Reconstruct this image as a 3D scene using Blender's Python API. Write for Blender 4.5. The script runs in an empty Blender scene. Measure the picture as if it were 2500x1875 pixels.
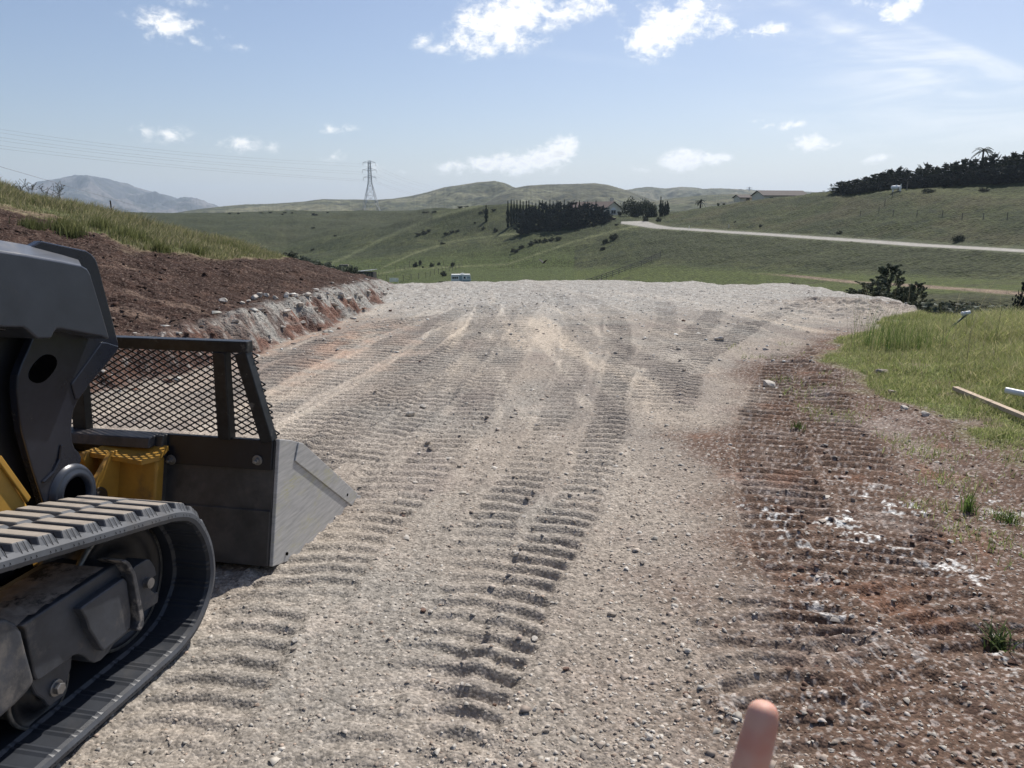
import bpy, bmesh, math, random
import numpy as np
from mathutils import Vector, Matrix, Euler
random.seed(7); RNG = np.random.default_rng(11)
R = math.radians
# ------------------------------------------------------------------ camera, world, sun, exposure
F = 1878.0; PITCH = math.atan((937.5-520)/F); CP, SP = math.cos(PITCH), math.sin(PITCH); EYE = 1.6
SC = bpy.context.scene
cam = bpy.data.cameras.new('camera'); camo = bpy.data.objects.new('camera', cam); SC.collection.objects.link(camo)
cam.sensor_width = 36; cam.lens = F/2500*36; camo.location = (0, 0, EYE); camo.rotation_euler = (math.pi/2-PITCH, 0, 0)
cam.clip_start = .02; cam.clip_end = 40000
cam.dof.use_dof = True; cam.dof.focus_distance = 4.5; cam.dof.aperture_fstop = 18
SC.camera = camo
SUN_AZ, SUN_EL = R(30), R(51)          # azimuth to the right of +Y
SC.view_settings.view_transform = 'Standard'; SC.view_settings.look = 'None'; SC.view_settings.gamma = 1
SC.view_settings.exposure = 0.1
SC.cycles.use_denoising = True
SC.cycles.max_bounces = 6; SC.cycles.transparent_max_bounces = 8; SC.cycles.volume_bounces = 1
SC.cycles.diffuse_bounces = 3

def ray(x, y):
    u = (x-1250)/F; v = (937.5-y)/F
    return Vector((u, CP+v*SP, -SP+v*CP))
def azel(x, y):
    d = ray(x, y); return math.atan2(d.x, d.y), d.z/math.hypot(d.x, d.y)
def at_r(x, y, r):
    a, e = azel(x, y); return Vector((math.sin(a)*r, math.cos(a)*r, EYE+e*r))

sun = bpy.data.lights.new('sun', 'SUN'); sun.energy = 4.9; sun.angle = R(0.6); sun.color = (1, .95, .88)
suno = bpy.data.objects.new('sun', sun); SC.collection.objects.link(suno)
sd = Vector((math.sin(SUN_AZ)*math.cos(SUN_EL), math.cos(SUN_AZ)*math.cos(SUN_EL), math.sin(SUN_EL)))
suno.rotation_euler = sd.to_track_quat('Z', 'Y').to_euler(); suno.location = (0, 0, 50)

W = bpy.data.worlds.new('World'); SC.world = W; W.use_nodes = True
wt = W.node_tree; wn, wl = wt.nodes, wt.links; wn.clear()
def wnode(t, **k):
    n = wn.new(t)
    for a, b in k.items(): setattr(n, a, b)
    return n
def wmath(op, a, b=None, clamp=False):
    n = wnode('ShaderNodeMath', operation=op, use_clamp=clamp)
    for i, q in enumerate((a, b)):
        if q is None: continue
        if isinstance(q, (int, float)): n.inputs[i].default_value = q
        else: wl.new(q, n.inputs[i])
    return n.outputs[0]
sky = wnode('ShaderNodeTexSky', sky_type='NISHITA'); sky.sun_disc = False
sky.sun_elevation = SUN_EL; sky.sun_rotation = SUN_AZ; sky.altitude = 100; sky.air_density = 1.0; sky.dust_density = 0.9; sky.ozone_density = 5.0
tc = wnode('ShaderNodeTexCoord')
noise = wnode('ShaderNodeTexNoise'); noise.inputs['Scale'].default_value = 26; noise.inputs['Detail'].default_value = 9; noise.inputs['Roughness'].default_value = .62
noise.inputs['Distortion'].default_value = .35
mpn = wnode('ShaderNodeMapping'); mpn.inputs['Scale'].default_value = (1, 1, 1.5)
wl.new(tc.outputs['Generated'], mpn.inputs[0]); wl.new(mpn.outputs[0], noise.inputs['Vector'])
CLOUDS = [  # px x, px y, half width, half height, rotation deg, strength
 (1225,58,100,56,14,1.15),(1150,98,90,16,14,.62),(1295,18,48,34,0,.9),(1310,95,30,24,0,.5),
 (1420,18,85,26,20,.85),(1500,15,60,16,0,.5),(1585,95,62,38,0,1.1),(1650,58,90,40,0,1.12),(1700,12,80,20,0,.75),(1750,66,50,18,0,.65),(1850,78,68,15,4,.8),
 (430,66,88,30,-8,.72),(395,84,50,20,0,.4),(585,115,24,9,0,.35),(355,325,26,20,-30,.5),(415,330,60,18,0,.42),(480,345,60,14,0,.38),(565,355,60,16,6,.62),(665,360,20,11,0,.35),
 (815,318,48,13,6,.55),(815,382,30,12,20,.42),(900,410,32,12,0,.5),(975,418,28,9,0,.35),(1035,95,28,14,30,.45),
 (1125,408,48,17,0,.95),(1190,402,60,20,5,1.05),(1260,398,60,23,8,1.1),(1320,392,45,23,12,1.15),(1360,372,44,32,25,1.3),
 (1670,392,44,21,0,1.15),(1720,390,48,13,0,.85),(1755,386,30,11,0,.7),(1980,350,38,20,4,1.15),(2010,350,34,11,0,.8),
 (1930,305,30,11,10,.6),(1870,310,26,8,10,.4),(1845,295,20,7,0,.38),(1850,255,14,8,0,.3),(2140,388,26,10,12,.55),(2135,360,20,8,12,.4),(2250,300,26,8,12,.35),(1560,412,40,9,0,.28),
 (2200,28,45,24,20,.95),(2130,10,70,12,-10,.4),(2090,45,26,9,20,.4),
 (470,8,30,8,0,.2),(470,8,60,14,0,.25)]
CIRRUS = [(2080,80,230,20,-27,.7),(2150,150,200,12,-24,.35),(2390,160,210,26,-24,.75),(2300,95,230,10,-26,.45),(2350,240,300,60,-18,.35),(2100,130,330,90,-24,.30),(2300,330,420,90,-10,.32),(1800,30,180,20,-22,.3),(1500,150,200,12,-8,.12)]
def blobs(lst, soft):
    acc = None
    for (cx, cy, a, b, rot, s) in lst:
        c = ray(cx, cy); sc_ = c.length; c.normalize()
        e1 = -(Vector((0, 0, 1)).cross(c)); e1.normalize(); e2 = e1.cross(c).normalized()
        if e2.z < 0: e2 = -e2
        t = R(rot); f1 = e1*math.cos(t)+e2*math.sin(t); f2 = e2*math.cos(t)-e1*math.sin(t)
        m = Matrix((f1, f2, f1.cross(f2))).transposed()
        mp = wnode('ShaderNodeMapping', vector_type='TEXTURE')
        mp.inputs['Rotation'].default_value = m.to_euler('XYZ'); mp.inputs['Scale'].default_value = (a*1.25/F/sc_, b*1.25/F/sc_, 1e4)
        wl.new(tc.outputs['Generated'], mp.inputs['Vector'])
        ln = wnode('ShaderNodeVectorMath', operation='LENGTH'); wl.new(mp.outputs[0], ln.inputs[0])
        mr = wnode('ShaderNodeMapRange'); mr.inputs['From Min'].default_value = 0; mr.inputs['From Max'].default_value = 1.35
        if soft: mr.interpolation_type = 'SMOOTHSTEP'
        mr.inputs['To Min'].default_value = s*.95; mr.inputs['To Max'].default_value = 0; wl.new(ln.outputs['Value'], mr.inputs['Value'])
        acc = mr.outputs[0] if acc is None else wmath('ADD' if soft else 'MAXIMUM', acc, mr.outputs[0])
    return acc
acc = blobs(CLOUDS, False); cir = blobs(CIRRUS, True)
cn_ = wnode('ShaderNodeTexNoise'); cn_.inputs['Scale'].default_value = 7; cn_.inputs['Detail'].default_value = 8; cn_.inputs['Roughness'].default_value = .6; cn_.inputs['Distortion'].default_value = .6
cm_ = wnode('ShaderNodeMapping'); cm_.inputs['Rotation'].default_value = (0, R(-25), 0); cm_.inputs['Scale'].default_value = (1, 1, 5.5); wl.new(tc.outputs['Generated'], cm_.inputs[0]); wl.new(cm_.outputs[0], cn_.inputs['Vector'])
cr2 = wnode('ShaderNodeMapRange', interpolation_type='SMOOTHSTEP'); cr2.inputs['From Min'].default_value = .36; cr2.inputs['From Max'].default_value = .72; wl.new(cn_.outputs['Fac'], cr2.inputs['Value'])
cirrus = wmath('MULTIPLY', wmath('MULTIPLY', cir, wmath('ADD', wmath('MULTIPLY', cr2.outputs[0], .85), .12)), .72, True)
noise2 = wnode('ShaderNodeTexNoise'); noise2.inputs['Scale'].default_value = 78; noise2.inputs['Detail'].default_value = 6; noise2.inputs['Roughness'].default_value = .6; noise2.inputs['Distortion'].default_value = .4; wl.new(mpn.outputs[0], noise2.inputs['Vector'])
nz = wmath('ADD', wmath('MULTIPLY', wmath('SUBTRACT', noise.outputs['Fac'], .5), 2.0), wmath('MULTIPLY', wmath('SUBTRACT', noise2.outputs['Fac'], .5), 1.5))
raw = wmath('ADD', acc, nz)
gate = wmath('MULTIPLY', acc, 3.0, True)
cov = wnode('ShaderNodeMapRange', interpolation_type='SMOOTHSTEP'); cov.inputs['From Min'].default_value = .08; cov.inputs['From Max'].default_value = .95
wl.new(raw, cov.inputs['Value'])
covg = wmath('MAXIMUM', wmath('MULTIPLY', cov.outputs[0], gate), cirrus)
thick = wnode('ShaderNodeMapRange', interpolation_type='SMOOTHSTEP'); thick.inputs['From Min'].default_value = .75; thick.inputs['From Max'].default_value = 1.6
wl.new(raw, thick.inputs['Value'])
cc = wnode('ShaderNodeMix', data_type='RGBA'); cc.inputs['A'].default_value = (7.9, 7.8, 7.6, 1); cc.inputs['B'].default_value = (5.6, 5.6, 5.6, 1)
wl.new(thick.outputs[0], cc.inputs['Factor'])
tint = wnode('ShaderNodeMix', data_type='RGBA', blend_type='MULTIPLY'); tint.inputs['Factor'].default_value = 1
tint.inputs['B'].default_value = (.78, .69, .66, 1); wl.new(sky.outputs[0], tint.inputs['A'])
mx = wnode('ShaderNodeMix', data_type='RGBA'); wl.new(covg, mx.inputs['Factor']); wl.new(tint.outputs['Result'], mx.inputs['A']); wl.new(cc.outputs['Result'], mx.inputs['B'])
bg = wnode('ShaderNodeBackground'); bg.inputs['Strength'].default_value = .15; wl.new(mx.outputs['Result'], bg.inputs['Color'])
wo = wnode('ShaderNodeOutputWorld'); wl.new(bg.outputs[0], wo.inputs['Surface'])
W.cycles.sampling_method = 'MANUAL'; W.cycles.sample_map_resolution = 512

# ------------------------------------------------------------------ helpers
COL = SC.collection
def tag(o, label=None, cat=None, group=None, kind=None):
    if label: o['label'] = label
    if cat: o['category'] = cat
    if group: o['group'] = group
    if kind: o['kind'] = kind
    return o
def link(name, me, mat=None, parent=None):
    o = bpy.data.objects.new(name, me); COL.objects.link(o)
    if mat is not None:
        for m in (mat if isinstance(mat, (list, tuple)) else [mat]): me.materials.append(m)
    if parent is not None: o.parent = parent
    return o
def empty(name, loc=(0, 0, 0), rz=0):
    o = bpy.data.objects.new(name, None); COL.objects.link(o); o.location = loc; o.rotation_euler = (0, 0, rz); o.empty_display_size = .2
    return o
def np_mesh(name, V, Q, col=None, smooth=False, T=None):
    """V (n,3), Q (m,k) faces all of the same size"""
    V = np.asarray(V, np.float32); Q = np.asarray(Q, np.int32); k = Q.shape[1]
    me = bpy.data.meshes.new(name); me.vertices.add(len(V)); me.vertices.foreach_set('co', V.ravel())
    me.loops.add(Q.size); me.loops.foreach_set('vertex_index', Q.ravel())
    me.polygons.add(len(Q)); me.polygons.foreach_set('loop_start', np.arange(0, Q.size, k, dtype=np.int32))
    if smooth: me.polygons.foreach_set('use_smooth', np.ones(len(Q), bool))
    me.update(calc_edges=True)
    if col is not None:
        at = me.color_attributes.new('albedo', 'FLOAT_COLOR', 'POINT')
        c = np.ones((len(V), 4), np.float32); c[:, :3] = col; at.data.foreach_set('color', c.ravel())
    return me
def bm_mesh(name, bm, smooth=False):
    bmesh.ops.recalc_face_normals(bm, faces=bm.faces)
    me = bpy.data.meshes.new(name); bm.to_mesh(me); bm.free()
    if smooth: me.polygons.foreach_set('use_smooth', [True]*len(me.polygons))
    return me
def bevel(o, w=.006, seg=2, ang=35):
    m = o.modifiers.new('bevel', 'BEVEL'); m.width = w; m.segments = seg; m.limit_method = 'ANGLE'; m.angle_limit = R(ang)
    return o
def add_box(bm, c, s, rot=None):
    r = bmesh.ops.create_cube(bm, size=1)['verts']
    M = Matrix.Translation(c) @ (rot.to_4x4() if rot is not None else Matrix()) @ Matrix.Diagonal((*s, 1))
    bmesh.ops.transform(bm, matrix=M, verts=r); return r
def add_bar(bm, p, q, w, h=None, up=Vector((0, 0, 1))):
    p, q = Vector(p), Vector(q); d = q-p; L = d.length
    if L < 1e-6: return
    x = d.normalized(); y = up.cross(x)
    if y.length < 1e-4: y = Vector((1, 0, 0)).cross(x)
    y.normalize(); z = x.cross(y)
    add_box(bm, (p+q)/2, (L, w, h or w), Matrix((x, y, z)).transposed())
def add_cyl(bm, p, q, r0, r1=None, n=16, caps=True):
    p, q = Vector(p), Vector(q); d = q-p
    v = bmesh.ops.create_cone(bm, cap_ends=caps, segments=n, radius1=r0, radius2=r0 if r1 is None else r1, depth=d.length)['verts']
    bmesh.ops.transform(bm, matrix=Matrix.Translation((p+q)/2) @ d.to_track_quat('Z', 'Y').to_matrix().to_4x4(), verts=v)
    return v
def add_prism(bm, pts, y0, y1, tf=None):
    """outline in (x,z), extruded along y"""
    tf = tf or (lambda x, y, z: (x, y, z))
    a = [bm.verts.new(tf(x, y0, z)) for x, z in pts]; b = [bm.verts.new(tf(x, y1, z)) for x, z in pts]
    n = len(pts); bm.faces.new(a); bm.faces.new(b[::-1])
    for i in range(n): bm.faces.new((a[i], b[i], b[(i+1) % n], a[(i+1) % n]))
def add_lathe(bm, prof, c, axis='y', n=40):
    """prof list of (radius, along)"""
    rings = []
    for r, h in prof:
        ring = []
        for k in range(n):
            t = 2*math.pi*k/n; ring.append(bm.verts.new((c[0]+r*math.cos(t), c[1]+h, c[2]+r*math.sin(t)) if axis == 'y' else (c[0]+r*math.cos(t), c[1]+r*math.sin(t), c[2]+h)))
        rings.append(ring)
    for i in range(len(rings)-1):
        for k in range(n): bm.faces.new((rings[i][k], rings[i][(k+1) % n], rings[i+1][(k+1) % n], rings[i+1][k]))
ORD = 'first second third fourth fifth sixth seventh eighth ninth tenth eleventh twelfth thirteenth fourteenth fifteenth sixteenth seventeenth eighteenth nineteenth twentieth twenty-first twenty-second twenty-third twenty-fourth twenty-fifth twenty-sixth twenty-seventh twenty-eighth'.split()

# ------------------------------------------------------------------ noise (numpy)
def _hash(ix, iy, seed):
    h = (ix.astype(np.uint32)*np.uint32(374761393) + iy.astype(np.uint32)*np.uint32(668265263) + np.uint32(seed*1442695041 & 0xffffffff))
    h = (h ^ (h >> np.uint32(13)))*np.uint32(1274126177); return (h ^ (h >> np.uint32(16)))
def pnoise(x, y, seed=0):
    x = np.asarray(x, np.float64); y = np.asarray(y, np.float64)
    x0 = np.floor(x); y0 = np.floor(y); fx = (x-x0).astype(np.float32); fy = (y-y0).astype(np.float32)
    ix = x0.astype(np.int64).astype(np.int32); iy = y0.astype(np.int64).astype(np.int32)
    u = fx*fx*fx*(fx*(fx*6-15)+10); v = fy*fy*fy*(fy*(fy*6-15)+10)
    def g(dx, dy):
        a = _hash(ix+dx, iy+dy, seed).astype(np.float32)*np.float32(2*math.pi/4294967296.)
        return np.cos(a)*(fx-dx)+np.sin(a)*(fy-dy)
    n00, n10, n01, n11 = g(0, 0), g(1, 0), g(0, 1), g(1, 1)
    a = n00+u*(n10-n00); b = n01+u*(n11-n01)
    return (a+v*(b-a))*1.5
def fbm(x, y, seed=0, oct=4, gain=.5, lac=2.07):
    s = 0; a = 1; t = 0
    for i in range(oct):
        s = s+a*pnoise(x*lac**i, y*lac**i, seed+i*17); t += a; a *= gain
    return s/t
def sstep(a, b, x):
    t = np.clip((x-a)/(b-a), 0, 1); return t*t*(3-2*t)
def lerp(a, b, t): return a+(b-a)*t
def mixc(a, b, t): return a+(np.asarray(b, np.float32)-a)*t[..., None]

# ------------------------------------------------------------------ terrain shape
def azx(x, y=700): return azel(x, y)[0]
# left edge (toe) of the graded pad, world X as a function of Y
TOE_Y = [-8, 0, 4, 6, 7.2, 8.2, 9.7, 11.2, 13, 16, 21, 30, 60]; TOE_X = [-9, -7, -5.3, -4.3, -3.75, -3.35, -3.1, -3.0, -2.75, -2.8, -3.2, -4.4, -8]
def padz(X, Y): return -.02*np.maximum(Y-5, 0) - .004*np.maximum(np.abs(X)-3, 0)
# brink of the hilltop: radius per azimuth
EDGE_PX = [(965, 694), (1050, 692), (1110, 690), (1200, 688), (1290, 686), (1400, 687), (1500, 686), (1590, 690), (1640, 691), (1690, 688), (1753, 697), (1810, 696), (1870, 695), (1965, 697), (2042, 711), (2133, 727), (2195, 738)]
_ea, _er = [], []
for x, r in [(-600, 30), (0, 27), (150, 25), (300, 23.5), (550, 22.5), (690, 22.5), (800, 21.5), (900, 21.8)]:
    _ea.append(azx(x)); _er.append(r)
for x, y in EDGE_PX:
    a, e = azel(x, y); r = 10.
    for _ in range(30): r = (EYE+.02*max(r*math.cos(a)-5, 0)+.004*max(abs(r*math.sin(a))-3, 0))/(-e)
    _ea.append(a); _er.append(r)
for x, r in [(2250, 14.5), (2350, 13.5), (2500, 13), (3200, 12.5)]:
    _ea.append(azx(x)); _er.append(r)
_fa = [azx(x) for x in (0, 2080, 2180, 2280, 2380, 2500, 3200)]; _fk = [.45, .45, .34, .13, .085, .08, .08]
def brink(az): return np.interp(az, _ea, _er)
SOIL_A = [azx(x, 600) for x in (-600, 0, 170, 300, 420, 550, 650, 700, 760, 850, 1000)]; SOIL_R = [19, 17.5, 17, 14.4, 14.7, 15.6, 18.5, 21.5, 26, 28, 28]

# caterpillar prints: centre lines in world metres
def gpt(x, y, s=1.13):
    x *= s; y *= s; a, e = azel(x, y); r = 3.
    for _ in range(25): r = (EYE+.02*max(r*math.cos(a)-5, 0))/(-e)
    return (math.sin(a)*r, math.cos(a)*r)
TRK = [  # display px points (2212 wide), width, pitch, depth
 ([(938,1735),(982,1593),(1034,1461),(1058,1424),(1083,1382),(1108,1329),(1135,1257),(1170,1199),(1215,1127),(1269,1040),(1305,938),(1327,841),(1341,752),(1327,690)], .28, .112, .017),
 ([(850,1593),(896,1494),(930,1424),(978,1358),(1009,1283),(1034,1221),(1066,1127),(1111,1053),(1177,938),(1221,841),(1239,779),(1230,699)], .27, .112, .012),
 ([(708,1761),(788,1646),(835,1577),(876,1522),(903,1469),(912,1434)], .40, .125, .016),
 ([(300,1700),(400,1560),(510,1400),(600,1280),(720,1150),(820,1050),(930,930),(1000,850),(1060,770),(1120,690),(1150,655)], .36, .112, .015),
 ([(640,1330),(740,1180),(870,1060),(960,960),(1040,860),(1090,780),(1140,700)], .36, .112, .010),
 ([(560,1080),(660,1000),(790,890),(900,800),(1000,740),(1040,700),(1055,655)], .42, .112, .016),
 ([(600,1060),(760,950),(880,860),(960,790),(1030,730)], .36, .112, .011),
 ([(520,930),(620,860),(760,790),(870,730),(960,690),(1010,660)], .42, .112, .012),
 ([(480,870),(590,810),(700,762),(830,710),(930,680)], .40, .112, .013), ([(560,1000),(680,910),(800,830),(900,765),(985,700)], .30, .112, .012), ([(520,800),(640,760),(760,720),(880,685)], .34, .112, .011), ([(740,1020),(850,930),(950,850),(1010,780),(1080,700),(1110,660)], .28, .112, .011), ([(1320,760),(1335,700),(1290,655),(1230,630)], .34, .112, .009),
 ([(1450,900),(1455,860),(1490,790),(1560,740),(1640,695),(1720,665)], .40, .112, .015),
 ([(1405,880),(1420,830),(1450,780),(1490,730),(1530,690),(1550,670)], .40, .112, .013),
 ([(1380,800),(1420,740),(1440,690),(1430,650)], .36, .112, .009),
 ([(1250,760),(1250,700),(1215,650),(1190,630)], .40, .112, .008),
 ([(1800,1330),(1740,1200),(1700,1100),(1670,1000),(1665,920),(1680,850),(1700,790),(1720,750)], .50, .112, .013),
 ([(1960,1240),(1920,1130),(1860,1020),(1800,930),(1770,850),(1760,790)], .46, .112, .011),
 ([(2000,1600),(1900,1500),(1740,1400),(1680,1320),(1660,1240)], .52, .115, .016),
 ([(1850,1700),(1750,1560),(1650,1440),(1600,1360),(1590,1280)], .40, .115, .015),
 ([(2260,1500),(2080,1350),(1950,1270),(1880,1200),(1840,1100)], .50, .115, .012),
 ([(1560,700),(1640,690),(1740,660),(1800,640)], .36, .112, .008)]
TRKW = []
for pts, w, p, d in TRK:
    P = np.array([gpt(*q) for q in pts]);
    # densify with catmull-rom
    out = []
    for i in range(len(P)-1):
        p0 = P[max(i-1, 0)]; p1 = P[i]; p2 = P[i+1]; p3 = P[min(i+2, len(P)-1)]
        for t in np.linspace(0, 1, 6, endpoint=False):
            out.append(.5*((2*p1)+(-p0+p2)*t+(2*p0-5*p1+4*p2-p3)*t*t+(-p0+3*p1-3*p2+p3)*t**3))
    out.append(P[-1]); TRKW.append((np.array(out), w, p, d))
def trackprint(X, Y):
    """height offset and a 0..1 compaction mask from the tread marks"""
    dz = np.zeros_like(X, dtype=np.float32); comp = np.zeros_like(dz)
    wobx = pnoise(X*1.7, Y*1.7, 91)*.03; woby = pnoise(X*3.1, Y*3.1, 92)*.022+pnoise(X*11, Y*11, 93)*.008
    for k, (P, w, pit, dep) in enumerate(TRKW):
        dep = dep*1.55; r0_ = math.hypot(*P[0])
        lo = P.min(0)-w; hi = P.max(0)+w
        sel = np.nonzero((X > lo[0]) & (X < hi[0]) & (Y > lo[1]) & (Y < hi[1]))[0]
        if len(sel) == 0: continue
        x = X[sel]+wobx[sel]; y = Y[sel]+woby[sel]; best = np.full(len(sel), 9., np.float32); bs = np.zeros(len(sel), np.float32); bd = np.zeros(len(sel), np.float32)
        L = 0.
        for i in range(len(P)-1):
            a, b = P[i], P[i+1]; e = b-a; l = math.hypot(*e)
            if l < 1e-6: continue
            ex, ey = e/l; rx = x-a[0]; ry = y-a[1]; t = np.clip(rx*ex+ry*ey, 0, l); dx = rx-t*ex; dy = ry-t*ey
            dd = np.hypot(dx, dy); m = dd < best
            best[m] = dd[m]; bs[m] = L+t[m]; bd[m] = (rx*ey-ry*ex)[m]; L += l
        inside = 1-sstep(w/2-.025, w/2+.015, best)
        ends = sstep(0, .35, bs)*(1-sstep(L-.6, L, bs))
        mn = .62 if k in (0, 2, 3, 5, 7, 9, 13, 14, 15, 16, 17) else .35; dep = dep*(1.0 if k < 2 else .72 if k < 4 else 1.3); wear = np.clip(.85+1.1*fbm(x*1.3+k*7, y*1.3, 40, 3), mn, 1.25)*ends
        bs2 = bs+.012*np.abs(bd)/w*4; kf = .055/(1+.055*(r0_-2)); ph = np.log1p(kf*bs2)/(kf*pit*(1+.055*(r0_-2))); depv = dep*(1+.05*np.maximum(np.hypot(x, y)-4, 0)); fr = ph-np.floor(ph)
        lug = sstep(.0, .16, fr)*(1-sstep(.42, .78, fr))        # sharp front wall, softer back
        h = inside*wear*(-depv*lug*1.25+depv*.35)
        berm = np.exp(-((best-w/2-.045)/.035)**2)*dep*.6*wear
        old = dz[sel]*(1-.85*inside*np.clip(wear*1.3, 0, 1)); dz[sel] = old+h+berm; comp[sel] = np.maximum(comp[sel]*.9, inside*np.clip(wear, 0, 1))
    return dz, comp

def near_terrain(X, Y, full=True):
    """height, albedo, region id for the hilltop; region 0 pad, 1 soil bank, 2 left grass, 3 right grass"""
    shp = X.shape; X = X.ravel(); Y = Y.ravel(); r = np.hypot(X, Y); az = np.arctan2(X, Y)
    wob = fbm(X*.6, Y*.6, 5, 3)
    d = np.interp(Y, TOE_Y, TOE_X)-X+wob*.22+pnoise(X*3.3, Y*3.3, 8)*.09
    H = np.interp(Y, [0, 5, 8, 10, 14, 18, 21, 24], [.26, .30, .34, .42, .40, .26, .12, .05])
    fr = sstep(0, .42, d)
    gul = fbm(X*1.9+Y*.6, Y*1.9, 12, 5); rid = 1-np.abs(fbm(X*2.6, Y*3.1, 21, 5))*2.6
    face = H*(fr**.8)+(.13*gul+.05*rid+.10*fbm(X*5.5+Y*3, Y*6, 23, 4))*np.exp(-((d-.25)/.28)**2)*H*1.9
    slope = np.where(d > .3, .24*(d-.3), 0)
    lump = (fbm(X*1.2, Y*1.2, 31, 4)*.10+np.abs(fbm(X*3.2, Y*7.5, 33, 4))*.07)*sstep(.3, .9, d)
    soil_r = np.interp(az, SOIL_A, SOIL_R)+fbm(X*.8, Y*.8, 44, 3)*1.6
    left = d > 0
    grassy = sstep(-.3, .5, r-soil_r)*sstep(.3, 1.2, d)
    z = padz(X, Y)+np.where(left, face+slope+lump*(1-.6*grassy), 0)
    # general unevenness
    und = fbm(X*.45, Y*.45, 2, 3)*.05*sstep(3.2, 7, r); z = z+und
    rough = fbm(X*4, Y*4, 3, 4)*.010+fbm(X*24, Y*24, 4, 4)*.0065
    far_rough = fbm(X*1.6, Y*1.6, 6, 4)*.07*sstep(13, 19, r)*(~left)
    # right grass strip
    XG = np.interp(Y, [0, 2.5, 4.2, 5.4, 7, 8.5, 9.9, 11.5, 13.7, 18], [4.4, 3.7, 3.35, 3.4, 3.25, 3.55, 4.1, 5.3, 7.2, 12])+fbm(X*1.1, Y*1.1, 55, 4)*.5
    rg = sstep(-.15, .35, X-XG)
    z = z+rough+far_rough+rg*.05+rg*fbm(X*1.5, Y*1.5, 57, 3)*.06
    # windrow of loose earth between pad and grass
    z = z+np.exp(-((X-XG+.15)/.22)**2)*.035*(1+1.2*fbm(X*3, Y*3, 58, 3))*sstep(2, 4, Y)
    # spoil heap at the far right brink
    hp = np.exp(-(((X-6.6)/1.5)**2+((Y-14.6)/1.7)**2)); z = z+hp*(.12+.22*np.abs(fbm(X*2.2, Y*2.2, 61, 4)))
    dz, comp = trackprint(X, Y); z = z-rough*comp*.65
    padm = (1-sstep(-.1, .1, d))*(1-rg)
    z = z+dz*padm
    # lumps of loose gravel between the tread marks
    z = z+padm*(1-comp)*(np.maximum(fbm(X*13, Y*13, 66, 3), 0)*.014)
    # under and beside the loader the ground is level
    re = brink(az); k = np.interp(az, _fa, _fk); dr = np.maximum(r-re, 0); fall = k*(np.sqrt(dr*dr+1.4)-math.sqrt(1.4))
    z = z-fall
    # ---------------- albedo
    n1 = fbm(X*.7, Y*.7, 70, 4); n2 = fbm(X*2.3, Y*2.3, 71, 4); n3 = fbm(X*9, Y*9, 72, 3); n4 = fbm(X*38, Y*38, 73, 2)
    c = np.empty((len(X), 3), np.float32); c[:] = (.305, .262, .215)
    c = mixc(c, (.275, .257, .225), sstep(-.25, .45, n1)*.7+sstep(8, 14, Y)*.25)
    c = mixc(c, (.42, .365, .305), sstep(.12, .5, n2)*.6)
    c = mixc(c, (.235, .19, .165), sstep(.15, .5, fbm(X*1.1, Y*.8, 75, 4))*.5)
    c = mixc(c, (.40, .24, .16), np.exp(-(((X+2.3)/.9)**2+((Y-9.8)/2.6)**2))*.75*sstep(-.4, .3, n2))
    c = mixc(c, (.40, .355, .30), comp*.25)
    ph_ = np.arctan2(X+.9, 27-Y); rd_ = np.hypot(X+.9, 27-Y); st_ = fbm(ph_*26, rd_*.16, 88, 4); st2 = fbm(ph_*60+3, rd_*.35, 89, 3); sw = sstep(3.5, 7, Y)*(1-.6*sstep(17, 20, Y))
    c = mixc(c, (.50, .425, .335), sstep(.10, .38, st_)*.75*sw); c = mixc(c, (.225, .195, .168), sstep(.05, .38, -st_)*.75*sw); c = mixc(c, (.49, .43, .35), sstep(.2, .45, st2)*.5*sw)
    # red-brown topsoil towards the right
    xb = np.interp(Y, [0, 2.3, 3.2, 5, 7, 9, 12], [.30, .50, .60, 1.15, 1.85, 2.9, 4.8])
    br = sstep(-.5, .55, X-xb+n1*.9+n2*.45)*(1-sstep(10, 13, Y))
    br = np.maximum(br, hp*1.3*sstep(-.3, .2, n2)); br = np.clip(br, 0, 1)
    cb = np.empty_like(c); cb[:] = (.122, .074, .050); cb = mixc(cb, (.215, .165, .135), sstep(.0, .45, fbm(X*1.6, Y*1.6, 78, 4))); cb = mixc(cb, (.085, .048, .036), sstep(.05, .4, n3)*.7)
    cb = mixc(cb, (.40, .355, .32), sstep(.16, .30, n4)*.55)
    cb = mixc(cb, (.19, .085, .045), sstep(.2, .5, fbm(X*2.1, Y*2.1, 79, 3))*.5)
    c = c+(cb-c)*(br*.94)[:, None]
    # chalk spills
    for (px, py, s, amt) in [(1905,1262,.16,1),(1890,1235,.10,1),(2060,1278,.14,1),(2120,1315,.12,1),(2180,1235,.16,.95),(1950,1330,.12,.55),(2230,1365,.16,.55),(2355,1395,.13,.7),(2010,1500,.13,.5),(2180,1590,.15,.25),(1985,1420,.1,.3),(2470,1580,.13,.6),(2460,1630,.1,.5),(2480,1258,.25,.6),(1878,945,.12,1),(1890,1095,.1,.3),(2100,1180,.25,.35),(1760,1720,.1,.2),(2050,1740,.14,.25)]:
        cx, cy = gpt(px, py, 1.0); q = np.exp(-(((X-cx)/s)**2+((Y-cy)/(s*1.3))**2))
        m = q > .03; mm = np.zeros_like(q); mm[m] = np.clip(sstep(.55, .8, q[m]*.62+n3[m]*.75+n4[m]*.55)*amt, 0, 1)
        c = mixc(c, (.66, .65, .61), mm)
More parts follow.
